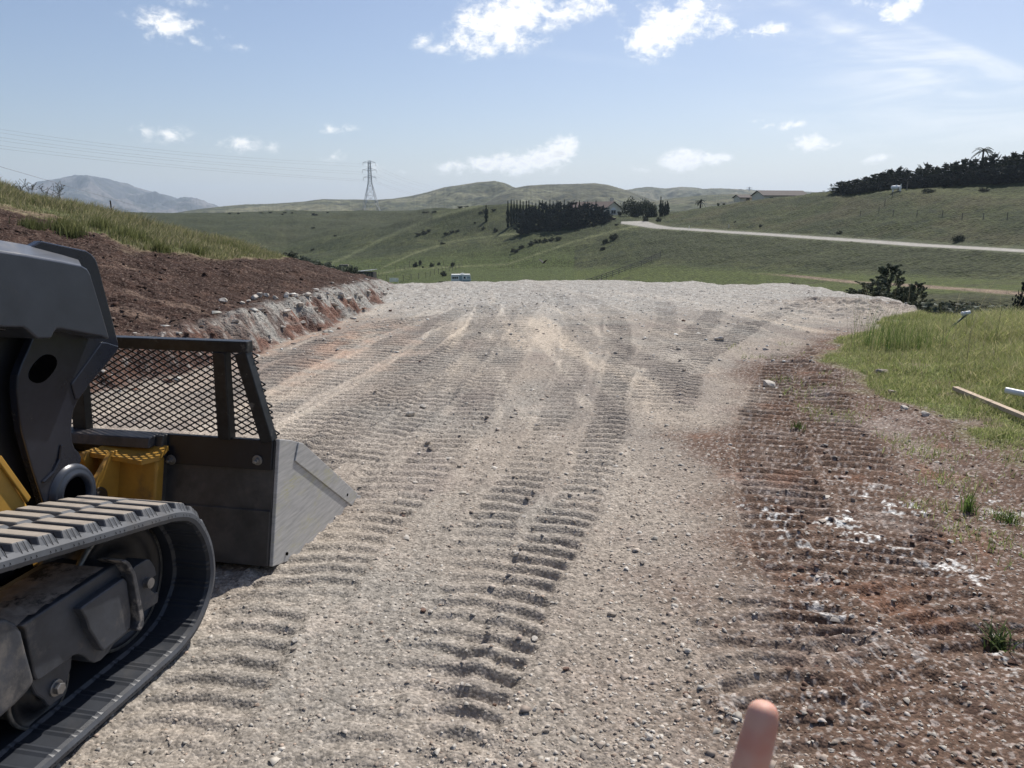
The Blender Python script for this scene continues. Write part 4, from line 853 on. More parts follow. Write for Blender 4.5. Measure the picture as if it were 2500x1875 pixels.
    bm = bmesh.new(); add_lathe(bm, [(.02, 0), (.17, 0), (.19, s*.02), (.19, s*.08), (.17, s*.1), (.02, s*.1)], (-2.33, f(.18), .66), n=40); link('drive_sprocket', bm_mesh('drive_sprocket', bm, True), M['black'], ld)
    bm = bmesh.new(); add_prism(bm, [(-.88, .20), (-.88, .46), (-2.5, .62), (-2.5, .2)], f(.36), f(.42)); link('inner_guard', bm_mesh('inner_guard', bm), M['black'], ld)
under(-.03, 1); under(BW+.03, -1)

# ------------------------------------------------------------------ loose stones
def rock_mesh(name, seed, flat=.7, sub=2, tone=(.40, .385, .35)):
    bm = bmesh.new(); bmesh.ops.create_icosphere(bm, subdivisions=sub, radius=1); rs = np.random.default_rng(seed)
    pl = [(Vector(rs.normal(size=3)).normalized(), rs.uniform(.45, .85)) for _ in range(14)]
    for v in bm.verts:
        for n, d in pl:
            k = v.co.dot(n)
            if k > d: v.co -= n*(k-d)
        v.co *= 1+rs.uniform(-.05, .05); v.co.z *= flat; v.co.x *= 1.15
    me = bm_mesh(name, bm); return me
M['rock_w'] = plain('pale_rock', (.52, .48, .42), .9, nscale=5, namt=.25, col2=(.27, .22, .18), thr=(.5, .64), bump=.6, bscale=18, spec=.2)
M['rock_g'] = plain('grey_rock', (.34, .295, .245), .9, nscale=5, namt=.3, col2=(.17, .14, .12), thr=(.5, .66), bump=.6, bscale=18, spec=.2)
M['rock_b'] = plain('brown_rock', (.20, .13, .10), .9, nscale=5, namt=.3, col2=(.10, .06, .045), thr=(.5, .66), bump=.6, bscale=18, spec=.2)
RM = {}
for mk in ('rock_w', 'rock_g', 'rock_b'):
    for i in range(5):
        me = rock_mesh('rock', 100+i*7+len(mk), [.9, .75, 1.0, .85, .7][i]); me.materials.append(M[mk]); RM[mk, i] = me
def rock(px, py, w, mk, label, group=None, hint=None, sink=.3, name='rock', cat='rock'):
    """w: width in photo pixels"""
    p = hint if hint is not None else hit(px, py); dist = math.hypot(math.hypot(p.x, p.y), p.z-EYE); s = w*dist/F/2
    i = random.randrange(5); o = bpy.data.objects.new(name, RM[mk, i]); COL.objects.link(o)
    o.location = (p.x, p.y, p.z+s*(.5-sink)); o.scale = (s, s*random.uniform(.75, 1.05), s*random.uniform(.55, .9)); o.rotation_euler = (random.uniform(-.3, .3), random.uniform(-.3, .3), random.uniform(0, 6.28))
    tag(o, label, cat, group); return o
for a in [
 (1003,1018,30,'rock_w','largest pale angular rock lying between two tread tracks, a little way past the bucket'),
 (1032,995,26,'rock_w','pale angular rock just behind the largest loose rock between the tread tracks'),
 (1045,1085,24,'rock_g','grey rock lying in the tread marks in front of the two pale angular rocks'),
 (1050,1098,20,'rock_g','small dark-edged rock touching the grey rock in the tread marks'),
 (1015,1180,22,'rock_w','flat pale rock in the tread track level with the bucket tip'),
 (1190,1020,18,'rock_g','upright grey stone in the patch of coarse gravel at the centre'),
 (1260,1012,16,'rock_w','white-faced stone at the right of the patch of coarse gravel'),
 (1310,1040,18,'rock_w','pale stone low on the right side of the coarse gravel patch'),
 (1120,1140,18,'rock_g','grey stone standing alone below the patch of coarse gravel'),
 (1493,1505,30,'rock_g','large two-toned grey rock alone on smooth gravel near the centre bottom'),
 (1650,1483,24,'rock_w','pale block-shaped stone at the edge where gravel meets brown soil'),
 (1430,1405,14,'rock_w','small white pointed stone above the large two-toned rock'),
 (1305,1563,22,'rock_w','pale flat stone at the foot of the right-hand tread column'),
 (1192,1550,22,'rock_g','stone wedged in the tread mark beside the pale flat stone'),
 (1308,1790,22,'rock_g','left of a pair of grey stones near the bottom edge'),
 (1333,1788,22,'rock_g','right of a pair of grey stones near the bottom edge'),
 (1582,1800,24,'rock_w','pale stone below the large two-toned rock near the bottom edge'),
 (1425,1850,26,'rock_g','grey stone cut by the bottom edge of the picture near its centre'),
 (1680,1860,18,'rock_w','white upright stone at the bottom edge left of the fingertip'),
 (720,1567,22,'rock_w','white pointed stone on the gravel right of the rubber track'),
 (716,1590,20,'rock_g','grey stone in front of the white pointed stone beside the track'),
 (1061,1488,16,'rock_w','white stone beside the worn tread marks at lower left of centre'),
 (1043,1520,18,'rock_w','half-buried white stone at the edge of the worn tread marks'),
 (1792,1515,16,'rock_w','white round pebble among the curved ridges of brown soil'),
 (2043,1423,18,'rock_w','upright pale stone alone in the brown soil'),
 (2018,1555,14,'rock_b','orange-brown stone beside the chalky streak in the soil'),
 (1878,943,34,'rock_w','flat white rock in the weedy soil between the wheel ruts'),
 (1757,830,30,'rock_w','broad pale rock on the pad where two tread curves part'),
 (1758,826,14,'rock_g','little grey rock touching the broad pale rock on the pad'),
 (1868,855,18,'rock_w','small white rock on the pad near the grass'),
 (2155,912,32,'rock_g','grey rock partly sunk in the green grass edge'),
 (2208,1000,20,'rock_w','pale rock at the boundary of grass and soil'),
 (2258,1014,30,'rock_w','white speckled rock at the boundary of grass and soil'),
 (2180,960,24,'rock_g','flat grey rock hidden in the grass fringe'),
 (2490,790,30,'rock_w','white boulder at the right edge behind the grass'),
 (1310,717,10,'rock_w','tiny bright rock near the far brink of the pad'),
 (953,760,12,'rock_b','lone dark clod on the pad near the rubble bank'),
 (700,1130,26,'rock_g','dark stone lying by the wheel ruts at the foot of the bucket side')][:-1]:
    rock(*a)
# boulders along the top of the cut bank, in order from the left
bb = [(548,737,26),(592,739,12),(608,735,14),(622,727,20),(634,721,17),(652,722,17),(672,728,14),(700,722,18),(724,722,15),(752,720,20),(782,724,14),(800,717,16),(835,722,18),(870,718,14),(900,715,15),(940,716,12)]
for i, (x, y, w) in enumerate(bb):
    rock(x, y+3, w*1.05, 'rock_w', f'{ORD[i]} boulder from the left along the white rubble lip of the cut bank', 'boulders on the lip of the bank', sink=.15, name='boulder', cat='boulder').scale.z *= 1.5
bb = [(640,760,16),(700,765,20),(735,748,20),(770,757,16),(815,745,22),(850,735,16),(880,728,14),(740,790,16),(660,835,14),(620,850,18),(600,842,14),(690,800,12),(575,790,16)]
for i, (x, y, w) in enumerate(bb):
    rock(x, y, w*1.2, 'rock_w' if i % 3 else 'rock_g', 'broken grey-white chunk lodged in the face of the cut bank', 'chunks in the cut face', name='boulder', cat='boulder')
for i in range(110):
    px = random.uniform(620, 2250); py = 690+(random.random()**.8)*1150
    if px < 900 and py > 1000 and px < 1450-py*.45+200: px += 500
    w = random.uniform(7, 13)*(1+.4*(py > 1300)); mk = random.choice(['rock_w', 'rock_w', 'rock_g', 'rock_g', 'rock_b'])
    rock(px, py, w, mk, 'small loose stone scattered on the graded ground', 'small loose stones')
# gravel: tens of thousands of little stones, too many to count
def gravel(name, n, rfn, smin, smax, sel, tones, label, seed):
    rs = np.random.default_rng(seed); r = rfn(rs.random(n)); a = rs.uniform(-R(41), R(41), n); X = r*np.sin(a); Y = r*np.cos(a); keep = sel(X, Y, rs); X, Y, r = X[keep], Y[keep], r[keep]; n = len(X)
    z = zgrid(X, Y); s = smin+(smax-smin)*rs.random(n)**4.5
    base = np.array([(1,0,0),(-.5,.87,0),(-.5,-.87,0),(.6,.35,.75),(-.6,.35,.7),(0,-.65,.8),(0,0,-.6)], np.float32)
    fc = np.array([(0,1,3),(1,4,3),(1,2,4),(2,5,4),(2,0,5),(0,3,5),(3,4,5),(0,6,1),(1,6,2),(2,6,0)])[:7]
    th = rs.uniform(0, 6.28, n); c, s_ = np.cos(th), np.sin(th); j = 1+rs.uniform(-.35, .35, (n, 7, 3)); P = base[None]*j*np.stack([s*rs.uniform(.8, 1.5, n), s, s*rs.uniform(.28, .6, n)], -1)[:, None]
    V = np.stack([P[..., 0]*c[:, None]-P[..., 1]*s_[:, None], P[..., 0]*s_[:, None]+P[..., 1]*c[:, None], P[..., 2]], -1)+np.stack([X, Y, z+s*.1], -1)[:, None]
    Fc = fc[None]+np.arange(n)[:, None, None]*7
    t = np.array(tones, np.float32)[rs.integers(0, len(tones), n)]*rs.uniform(.7, 1.25, (n, 1)); C = np.repeat(t, 7, 0)
    o = link(name, np_mesh(name, V.reshape(-1, 3), Fc.reshape(-1, 3), C), M['stonechip']); tag(o, kind='stuff'); o['label'] = label; return o
m_, nt_, b_ = mat_new('stone_chips'); at_ = nt_.nodes.new('ShaderNodeAttribute'); at_.attribute_name = 'albedo'; nt_.links.new(at_.outputs['Color'], b_.inputs['Base Color']); b_.inputs['Roughness'].default_value = .9; b_.inputs['Specular IOR Level'].default_value = .2; M['stonechip'] = m_
def selpad(X, Y, rs):
    _, _, rg_, comp = near_terrain(X, Y); coarse = np.exp(-(((X-.25)/1.0)**2+((Y-5.9)/1.5)**2))*1.2+.45+.8*np.maximum(fbm(X*1.3, Y*1.3, 400, 3), 0)
    xe = np.exp(-((X-(.55+.12*(Y-2)))/.35)**2)*.5*(Y < 6)
    return (rs.random(len(X)) < (coarse+xe)*(1-.80*comp)) & (rg_ < 1)
gravel('gravel', 90000, lambda u: 1.7+u**1.25*7, .002, .0105, selpad, [(.40,.34,.28),(.46,.41,.35),(.32,.27,.22),(.52,.48,.42),(.36,.28,.22)], 'fine loose gravel spread over the pad', 31)
gravel('gravel', 3500, lambda u: 2+u**1.1*8, .008, .024, selpad, [(.42,.36,.30),(.46,.42,.36),(.34,.28,.23),(.52,.48,.42)], 'coarser loose gravel chips spread over the pad', 32)
gravel('gravel', 16000, lambda u: 9+u*12, .008, .034, lambda X, Y, rs: (rs.random(len(X)) < .25+.75*sstep(11, 16, np.hypot(X, Y))) & (near_terrain(X, Y)[2] == 0), [(.45,.44,.41),(.36,.34,.31),(.30,.26,.23),(.55,.54,.50)], 'broken grey rubble near the far brink of the pad', 33)
gravel('soil_clods', 14000, lambda u: 7+u*14, .008, .045, lambda X, Y, rs: near_terrain(X, Y)[2] == 1, [(.06,.034,.025),(.04,.024,.018),(.085,.05,.036),(.12,.085,.065)], 'dark clods strewn over the ploughed soil bank', 34)
gravel('soil_clods', 16000, lambda u: 1.8+u**1.2*8, .003, .018, lambda X, Y, rs: (X > 1+.35*(Y-2.5)) & (near_terrain(X, Y)[2] == 0), [(.15,.095,.07),(.09,.055,.042),(.42,.38,.34),(.28,.22,.19),(.11,.065,.05)], 'crumbs of red-brown soil and pale grit', 35)
gravel('rubble', 2600, lambda u: 6.5+u*14, .012, .075, lambda X, Y, rs: (np.interp(Y, TOE_Y, TOE_X)-X > -.35) & (np.interp(Y, TOE_Y, TOE_X)-X < .75), [(.44,.43,.39),(.34,.32,.29),(.24,.14,.10),(.50,.48,.44)], 'white and rust coloured rubble along the cut bank', 36)

# ------------------------------------------------------------------ grass
def blades(name, X, Y, h, w, lean, tones, label, seed, seg=3, zoff=0, tip=None, heads=0):
    rs = np.random.default_rng(seed); n = len(X); z = zgrid(X, Y)+zoff; h = h*rs.uniform(.55, 1.25, n); th = rs.uniform(0, 6.28, n); ln = rs.uniform(.1, 1, n)*lean*h; ld_ = rs.normal(.9, 1.1, n)
    t = np.linspace(0, 1, seg+1); cx = X[:, None]+np.cos(ld_)[:, None]*ln[:, None]*t**2; cy = Y[:, None]+np.sin(ld_)[:, None]*ln[:, None]*t**2; cz = z[:, None]+h[:, None]*(t-.18*lean*t**2)
    ww = w*rs.uniform(.6, 1.3, n)[:, None]*(1-t**1.6*.92)[None]
    if heads: hd = rs.random(n) < heads; ww[hd, -2] *= 2.1; ww[hd, -1] = w*.5
    dx, dy = np.cos(th)[:, None]*ww/2, np.sin(th)[:, None]*ww/2
    V = np.stack([np.stack([cx-dx, cy-dy, cz], -1), np.stack([cx+dx, cy+dy, cz], -1)], 2).reshape(n, -1, 3)
    k = np.arange(seg)*2; q = np.stack([k, k+1, k+3, k+2], -1); Fq = q[None]+np.arange(n)[:, None, None]*(2*(seg+1))
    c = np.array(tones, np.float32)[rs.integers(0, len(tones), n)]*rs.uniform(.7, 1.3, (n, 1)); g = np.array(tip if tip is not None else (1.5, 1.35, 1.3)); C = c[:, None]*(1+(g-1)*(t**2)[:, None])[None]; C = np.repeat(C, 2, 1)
    return np_mesh(name, V.reshape(-1, 3), Fq.reshape(-1, 4), C.reshape(-1, 3))
def scatter(n, a0, a1, r0, r1, seed, pw=.5):
    rs = np.random.default_rng(seed); a = rs.uniform(azx(a0), azx(a1), n); r = (r0**(1/pw)+(r1**(1/pw)-r0**(1/pw))*rs.random(n))**pw; return r*np.sin(a), r*np.cos(a), rs
GT = [(.27,.32,.11),(.33,.36,.15),(.20,.255,.085),(.38,.40,.18),(.46,.43,.26)]
X, Y, rs = scatter(210000, 1900, 2750, 4.3, 15.5, 50, .62); g = near_terrain(X, Y)[2]; dn = fbm(X*1.3, Y*1.3, 51, 4)
k = (g == 3) & (rs.random(len(X)) < np.clip(.85+1.2*dn, .1, 1)); X, Y = X[k], Y[k]; dn = dn[k]
hh = .20+.15*np.clip(dn*2+.3, 0, 1)+.10*sstep(8, 11, Y); edge = np.interp(Y, [2.5, 4.2, 5.4, 7, 8.5, 9.9, 11.5, 13.7], [3.7, 3.35, 3.4, 3.25, 3.55, 4.1, 5.3, 7.2]); hh = hh*(.16+.84*sstep(.0, 2.8, X-edge+fbm(X*2, Y*2, 511, 3)*.8))*.92
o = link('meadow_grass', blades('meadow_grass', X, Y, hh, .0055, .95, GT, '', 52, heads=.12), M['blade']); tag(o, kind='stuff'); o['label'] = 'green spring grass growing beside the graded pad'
# dense dark-green clump with tall upright stalks
X, Y, rs = scatter(4200, 2020, 2420, 7.2, 10.6, 53); c0 = hit(2215, 862); k = (((X-c0.x)/.50)**2+((Y-c0.y-.3)/.6)**2 < rs.uniform(.2, 1.3, len(X))); X, Y = X[k], Y[k]
o = link('reed_clump', blades('reed_clump', X, Y, np.full(len(X), .48), .007, .45, [(.10,.16,.045),(.13,.19,.055),(.16,.20,.07)], '', 54, seg=4), M['blade']); tag(o, 'dense dark-green clump of tall stiff stalks in the meadow grass', 'grass clump', kind='stuff')
# wild oats rising in front of the valley
X, Y, rs = scatter(120, 2080, 2500, 8.2, 11, 55); o = link('wild_oats', blades('wild_oats', X, Y, np.full(len(X), .85), .0035, .55, [(.13,.14,.07),(.22,.20,.12),(.16,.15,.09)], '', 56, seg=6, heads=.9, tip=(1.9, 1.8, 1.9)), M['blade']); tag(o, kind='stuff')
# weeds creeping over the soil
X, Y, rs = scatter(30000, 1700, 2700, 3.2, 11, 57, .7); g = near_terrain(X, Y)[2]; dn = fbm(X*1.5, Y*1.5, 58, 4)
for (px, py, s) in [(1980,1010,.55),(1930,960,.4),(1900,930,.35),(2260,1110,.4),(2330,1180,.35),(2440,1090,.35),(2490,1130,.3),(2200,1080,.3),(2050,1020,.35),(1960,1070,.2),(2470,1270,.25)]:
    cx, cy = gpt(px, py, 1.0); dn = np.maximum(dn, -.3+.85*np.exp(-(((X-cx)/s)**2+((Y-cy)/s)**2)))
k = (g != 3) & (dn > .18) & (rs.random(len(X)) < (dn-.15)*2.2) & (X > 1.8+.1*Y); X, Y = X[k], Y[k]
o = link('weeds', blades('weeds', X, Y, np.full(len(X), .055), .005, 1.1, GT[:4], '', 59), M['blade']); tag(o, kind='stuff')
# left slope
SG = [(.16,.18,.08),(.20,.205,.10),(.125,.14,.06),(.27,.27,.145),(.34,.31,.20)]
X, Y, rs = scatter(150000, -500, 1010, 13.5, 27.5, 60, .6); g = near_terrain(X, Y)[2]; dn = fbm(X*.7, Y*.7, 61, 4); k = (g == 2) & (rs.random(len(X)) < np.clip(.8+1.3*dn, .12, 1)); X, Y, dn = X[k], Y[k], dn[k]
rr_ = np.hypot(X, Y); sr = np.interp(np.arctan2(X, Y), SOIL_A, SOIL_R); hh = (.10+.22*np.clip(dn*1.8+.35, 0, 1))*(.4+.6*sstep(.3, 2.8, rr_-sr))
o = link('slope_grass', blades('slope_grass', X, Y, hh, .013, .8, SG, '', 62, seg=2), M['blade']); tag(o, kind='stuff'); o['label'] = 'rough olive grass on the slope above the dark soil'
def tuft(px, py, wpx, hpx, n, tones, label, cat='grass tuft', name='grass_tuft', group=None, lean=.5, rmin=1.5, bw=.006, spread=.5):
    p = hit(px, py, rmin); d = math.hypot(p.x, p.y); rs = np.random.default_rng(int(px*7+py)); s = wpx*d/F/2*spread; X = p.x+rs.normal(0, s*.6, n); Y = p.y+rs.normal(0, s*.6, n)
    me = blades(name, X, Y, np.full(n, hpx*d/F), bw, lean, tones, '', int(px+py), seg=4); me.transform(Matrix.Translation((-p.x, -p.y, -p.z))); o = link(name, me, M['blade']); o.location = p; tag(o, label, cat, group); return o
tuft(2362,1250,50,50,60,[(.12,.19,.05),(.16,.22,.07)],'bright green tuft with long blades growing from the brown soil', lean=.5)
tuft(2435,1582,90,46,60,[(.07,.11,.035),(.10,.13,.05)],'splayed grassy weed near the lower right in red soil', lean=1.5, bw=.009)
tuft(2462,1275,70,24,80,[(.08,.13,.035)],'low green tuft beside the white chalk patch at the right edge', lean=.9)
tuft(1948,1045,44,20,60,[(.09,.13,.04)],'small yellow-green tuft rooted in the ridged ruts', lean=.7)
for i, (x, y, w, h) in enumerate([(175,575,60,52),(148,560,50,40),(305,588,70,50),(330,590,50,45),(80,560,50,36),(395,612,50,34),(475,620,50,34),(560,610,60,34),(250,560,60,44)]):
    tuft(x, y, w*1.5, h*.62, 300, [(.12,.14,.055),(.15,.165,.07)], ORD[i]+' tall green rush tuft, taken in order of listing, standing on the left slope' if False else 'tall rush tuft standing up from the rough grass of the left slope', 'rush tuft', 'rush_tuft', 'rush tufts on the left slope', .45, 12, .012)
# dry weed stalks against the sky
def stalks(px, py, wpx, hpx, label):
    p = hit(px, py, 12); d = math.hypot(p.x, p.y); bm = bmesh.new(); rs = random.Random(int(px)); s = d/F
    for k in range(7):
        a = Vector((rs.uniform(-.2, .2), rs.uniform(-.2, .2), 0)); b = a+Vector((rs.uniform(-.5, .5)*wpx*s, rs.uniform(-.3, .3), hpx*s*rs.uniform(.6, 1))); add_bar(bm, a, b, .006)
        for j in range(7):
            t = rs.uniform(.45, 1); c = a.lerp(b, t); e = c+Vector((rs.uniform(-.18, .18), rs.uniform(-.1, .1), rs.uniform(.02, .16))); add_bar(bm, c, e, .006); add_box(bm, e, (.014, .014, .018))
    o = link('dry_weed', bm_mesh('dry_weed', bm), plain('dry_stalk', (.09, .085, .05), .9)); o.location = p; tag(o, label, 'weed')
stalks(135, 480, 44, 36, 'spindly dry weed standing on the skyline in front of the blue mountain')
stalks(60, 462, 50, 22, 'faint dry weed on the skyline at the far left')
stalks(560, 572, 20, 16, 'tiny dry weed on the crest of the grass slope')

# ------------------------------------------------------------------ things lying by the pad
p, q = hit(2330, 962), hit(2560, 1058); d = (q-p); bm = bmesh.new(); add_bar(bm, (0, 0, 0), d, .055, .035)
o = link('timber_plank', bm_mesh('timber_plank', bm), plain('weathered_wood', (.50, .39, .28), .85, nscale=14, namt=.3, col2=(.28, .21, .15), thr=(.5, .7))); o.location = p+Vector((0, 0, .045)); bevel(o, .004); tag(o, 'long tan timber plank lying in the grass at the right', 'plank')
p, q = hit(2450, 988), hit(2620, 1024); bm = bmesh.new(); add_cyl(bm, (0, 0, 0), q-p, .026, n=24, caps=False); add_cyl(bm, (0, 0, 0), q-p, .022, n=24, caps=False)
M['pvc'] = plain('white_pvc', (.72, .73, .73), .4, nscale=8, namt=.08)
o = link('plastic_pipe', bm_mesh('plastic_pipe', bm, True), M['pvc']); o.location = p+Vector((0, 0, .12)); tag(o, 'white plastic pipe end lying in the grass at the right edge', 'pipe')
p = hit(2352, 822); t_ = empty('riser_pipe', p); tag(t_, 'small capped white pipe on a dark bent stem in the tall grass', 'pipe')
bm = bmesh.new(); add_cyl(bm, (-.2, .05, .08), (-.05, 0, .26), .014, n=12); add_cyl(bm, (-.05, 0, .26), (.02, 0, .32), .014, n=12); link('stem', bm_mesh('stem', bm, True), plain('grey_pipe', (.10, .10, .10), .6), t_)
bm = bmesh.new(); add_cyl(bm, (-.05, 0, .32), (.045, -.01, .345), .028, .024, n=20); add_cyl(bm, (-.06, 0, .317), (-.045, 0, .321), .033, n=20); link('cap', bm_mesh('cap', bm, True), M['pvc'], t_)
p = hit(272, 500, 14); bm = bmesh.new(); add_cyl(bm, (0, 0, -.2), (-.02, 0, .42), .018, n=8); o = link('metal_stake', bm_mesh('metal_stake', bm), plain('rusty_stake', (.06, .045, .035), .8)); o.location = p; tag(o, 'thin dark stake on the crest of the grass slope', 'stake')

# ------------------------------------------------------------------ trees and bushes
def leafball(center, rad, n, size, rs, tone, up=.3, tri=True):
    """n leaf faces spread through a clump"""
    d = rs.normal(size=(n, 3)); d /= np.linalg.norm(d, axis=1)[:, None]; rr2 = rs.random(n)**.45; P = center+d*rr2[:, None]*rad
    a = rs.normal(size=(n, 3)); a /= np.linalg.norm(a, axis=1)[:, None]; b = np.cross(a, rs.normal(size=(n, 3))); b /= np.linalg.norm(b, axis=1)[:, None]; s = size*rs.uniform(.6, 1.4, n)[:, None]
    V = np.stack([P-a*s-b*s*.5, P+a*s-b*s*.5, P+b*s*.9], 1); C = np.array(tone)*rs.uniform(.65, 1.4, (n, 1)); return V, np.repeat(C[:, None], 3, 1)
def crown_mesh(name, parts):
    V = np.concatenate([p[0].reshape(-1, 3) for p in parts]); C = np.concatenate([p[1].reshape(-1, 3) for p in parts]); return np_mesh(name, V, np.arange(len(V)).reshape(-1, 3), C)
def mk_bush(seed, tone, n=900, nc=14, size=.055, squash=.62):
    rs = np.random.default_rng(seed); parts = []
    for _ in range(nc):
        a = rs.uniform(0, 6.28); r = rs.random()**.6*.55; c = np.array([r*math.cos(a), r*math.sin(a), rs.uniform(.15, .75)*(1-r*.5)]); k = rs.uniform(.22, .40)
        parts.append(leafball(c, np.array([k, k, k*squash]), n//nc, size, rs, np.array(tone)*rs.uniform(.75, 1.3)))
    return crown_mesh('foliage', parts)
def mk_cypress(seed, tone=(.022, .032, .016), n=700):
    rs = np.random.default_rng(seed); t = rs.random(n)**.9; r = (.5*np.sin(np.clip(t*1.08+.10, 0, 1)*math.pi)**.7)*(.8+.3*np.sin(t*23+rs.random()*6)); a = rs.uniform(0, 6.28, n); k = rs.random(n)**.35
    P = np.stack([r*k*np.cos(a), r*k*np.sin(a), t], -1); s = rs.uniform(.02, .05, n)[:, None]; d = np.stack([np.cos(a)*.5, np.sin(a)*.5, np.full(n, .12)], -1)
    b = np.stack([-np.sin(a), np.cos(a), 0*a], -1); V = np.stack([P-b*s*3, P+b*s*3, P+d*s*3+np.array([0, 0, .05])], 1); C = np.array(tone)*rs.uniform(.6, 1.5, (n, 1)); return crown_mesh('crown', [(V, np.repeat(C[:, None], 3, 1))])
def mk_conifer(seed, tone=(.024, .034, .020), tiers=13, spread=.42, lean=.0, top=True, n=60, full=.75, lsz=.018):
    """ragged cedar-like crown of drooping and rising boughs"""
    rs = np.random.default_rng(seed); parts = []
    for i in range(tiers):
        t = (i+.5)/tiers; R0 = spread*(1-t)**full*rs.uniform(.7, 1.2)+.03
        for k in range(max(3, int(8*(1-t)+3))):
            a = rs.uniform(0, 6.28); L = R0*rs.uniform(.6, 1.15)
            for j in range(4):
                f = (j+1)/4; c = np.array([math.cos(a)*L*f, math.sin(a)*L*f, t*.92+.04+.10*f*f*L/spread]); kz = .05*(1.15-f*.5)
                parts.append(leafball(c, np.array([kz*1.3, kz*1.3, kz*.8]), n//4, lsz, rs, np.array(tone)*rs.uniform(.7, 1.35)))
    for k in range(16):
        a = rs.uniform(0, 6.28); r = rs.uniform(0, spread*.8); zc = (1-(r/spread)**1.6*.55)*rs.uniform(.74, .93); L = rs.uniform(.07, .15); d = np.array([math.cos(a)*.5*L, math.sin(a)*.5*L, L])
        for m in range(5): parts.append(leafball(np.array([r*math.cos(a), r*math.sin(a), zc])+d*m/4, np.array([.022, .022, .024])*(1.15-m*.22), 16, lsz*.6, rs, tone))
    if top: parts.append(leafball(np.array([0, 0, .98]), np.array([.015, .015, .06]), 25, .014, rs, tone))
    return crown_mesh('crown', parts)
def trunk_mesh(h=1, r=.03, bend=0, limbs=5, seed=1, z0=0):
    bm = bmesh.new(); rs = random.Random(seed); pts = [Vector((bend*math.sin(t*2), 0, z0+(h-z0)*t)) for t in (0, .33, .66, 1)]
    for i in range(3): add_cyl(bm, pts[i], pts[i+1], r*(1-.28*i), r*(1-.28*(i+1)), n=8, caps=False)
    for k in range(limbs):
        t = rs.uniform(.45, .95); p = pts[0].lerp(pts[3], t); a = rs.uniform(0, 6.28); add_cyl(bm, p, p+Vector((math.cos(a)*.22*h, math.sin(a)*.22*h, .18*h)), r*.4, r*.12, n=5, caps=False)
    return bm_mesh('trunk', bm, True)
BUSH = [mk_bush(500+i, [(.042,.050,.028),(.050,.055,.036),(.038,.045,.026)][i % 3]) for i in range(4)]
SAGE = [mk_bush(520+i, (.085, .098, .075), 900, 12, .07, .8) for i in range(3)]
CYP = [mk_cypress(540+i) for i in range(4)]; CON = [mk_conifer(560+i, (.036, .048, .030), spread=.46, lsz=.019, n=96) for i in range(5)]; CED = [mk_conifer(580+i, (.040, .050, .046), 9, .58, n=100, full=.32, lsz=.030) for i in range(4)]
ROUND = [mk_bush(600+i, (.038, .048, .024), 2600, 26, .035, .75) for i in range(2)]
for m in BUSH+SAGE+CYP+CON+CED+ROUND: m.materials.append(M['leaf'] if m in SAGE else M['needle'])
TRK_ = trunk_mesh(.6, .03); TRK_.materials.append(M['bark'])
STM = trunk_mesh(.35, .04, limbs=6, seed=4); STM.materials.append(M['bark'])
def plant(kind, pos, w, h, label, cat, name, group=None, trunk=TRK_, pn='crown', rz=None):
    e = empty(name, pos, random.uniform(0, 6.28) if rz is None else rz); e.scale = (w, w, h); tag(e, label, cat, group)
    o = bpy.data.objects.new(pn, random.choice(kind)); COL.objects.link(o); o.parent = e
    t = bpy.data.objects.new('trunk' if pn == 'crown' else 'stem', trunk); COL.objects.link(t); t.parent = e; return e
def px2m(p): return math.hypot(math.hypot(p.x, p.y), p.z-EYE)/F
def bush(x, y, wpx, hpx, label, group=None, kind=None, rmin=100, cat='bush', name='bush', sink=.12):
    p = hit(x, y, rmin); s = px2m(p); p = p-Vector((0, 0, hpx*s*sink)); return plant(kind or BUSH, p, wpx*s*.62, hpx*s*1.1, label, cat, name, group, STM, 'foliage')
bush(1210,566,16,13,'single round bush at the left foot of the dark hedge')
for i, (x, y, w, h) in enumerate([(1258,618,26,15),(1275,608,20,12),(1297,600,22,13),(1312,594,22,12),(1328,592,22,12),(1346,590,22,13),(1364,588,22,12)]):
    bush(x, y, w, h, f'{ORD[i]} grey-green bush from the left in the curved row on the open slope', 'curved row of bushes on the slope')
for (x, y, w, h, l) in [(1014,652,16,16,'leftmost bushy tree by the pasture fence corner'),(1026,649,11,16,'slim bushy tree touching the leftmost pasture tree'),(1054,652,15,14,'round bushy tree in the middle of the pasture fence'),(1072,648,11,11,'pale smaller tree right of the middle pasture tree'),(1106,652,16,14,'round bushy tree at the right end of the pasture fence'),(1083,675,22,17,'dark round bush alone at the bend of the pasture fence'),(1080,694,34,9,'low wide bush left of the white caravan'),(1033,655,7,7,'tiny shrub between two pasture trees')]:
    bush(x, y, w, h, l)
for (x, y, w, h, l) in [(1857,555,9,10,'dark bush halfway up the hillside above the road'),(2049,573,18,9,'wide low bush on the hillside above the road'),(2340,592,30,20,'large dark bush near the right above the road'),(1794,545,8,5,'tiny bush at left on the upper hillside'),(1608,541,20,14,'larger bush inside the bend of the road'),(1597,530,20,16,'bush at the tip of the bend of the road beside the trees'),(1575,540,20,16,'bush across the road from the inner bend'),(1753,499,9,9,'left small bush on the crest beside the palm'),(1767,497,9,5,'right small bush on the crest beside the palm'),(1504,552,12,7,'shrub where the road disappears by the house'),(2265,470,34,12,'brown scrub below the hedge at the right'),(2400,468,26,10,'second brown scrub below the hedge at the right')]:
    bush(x, y, w, h, l)
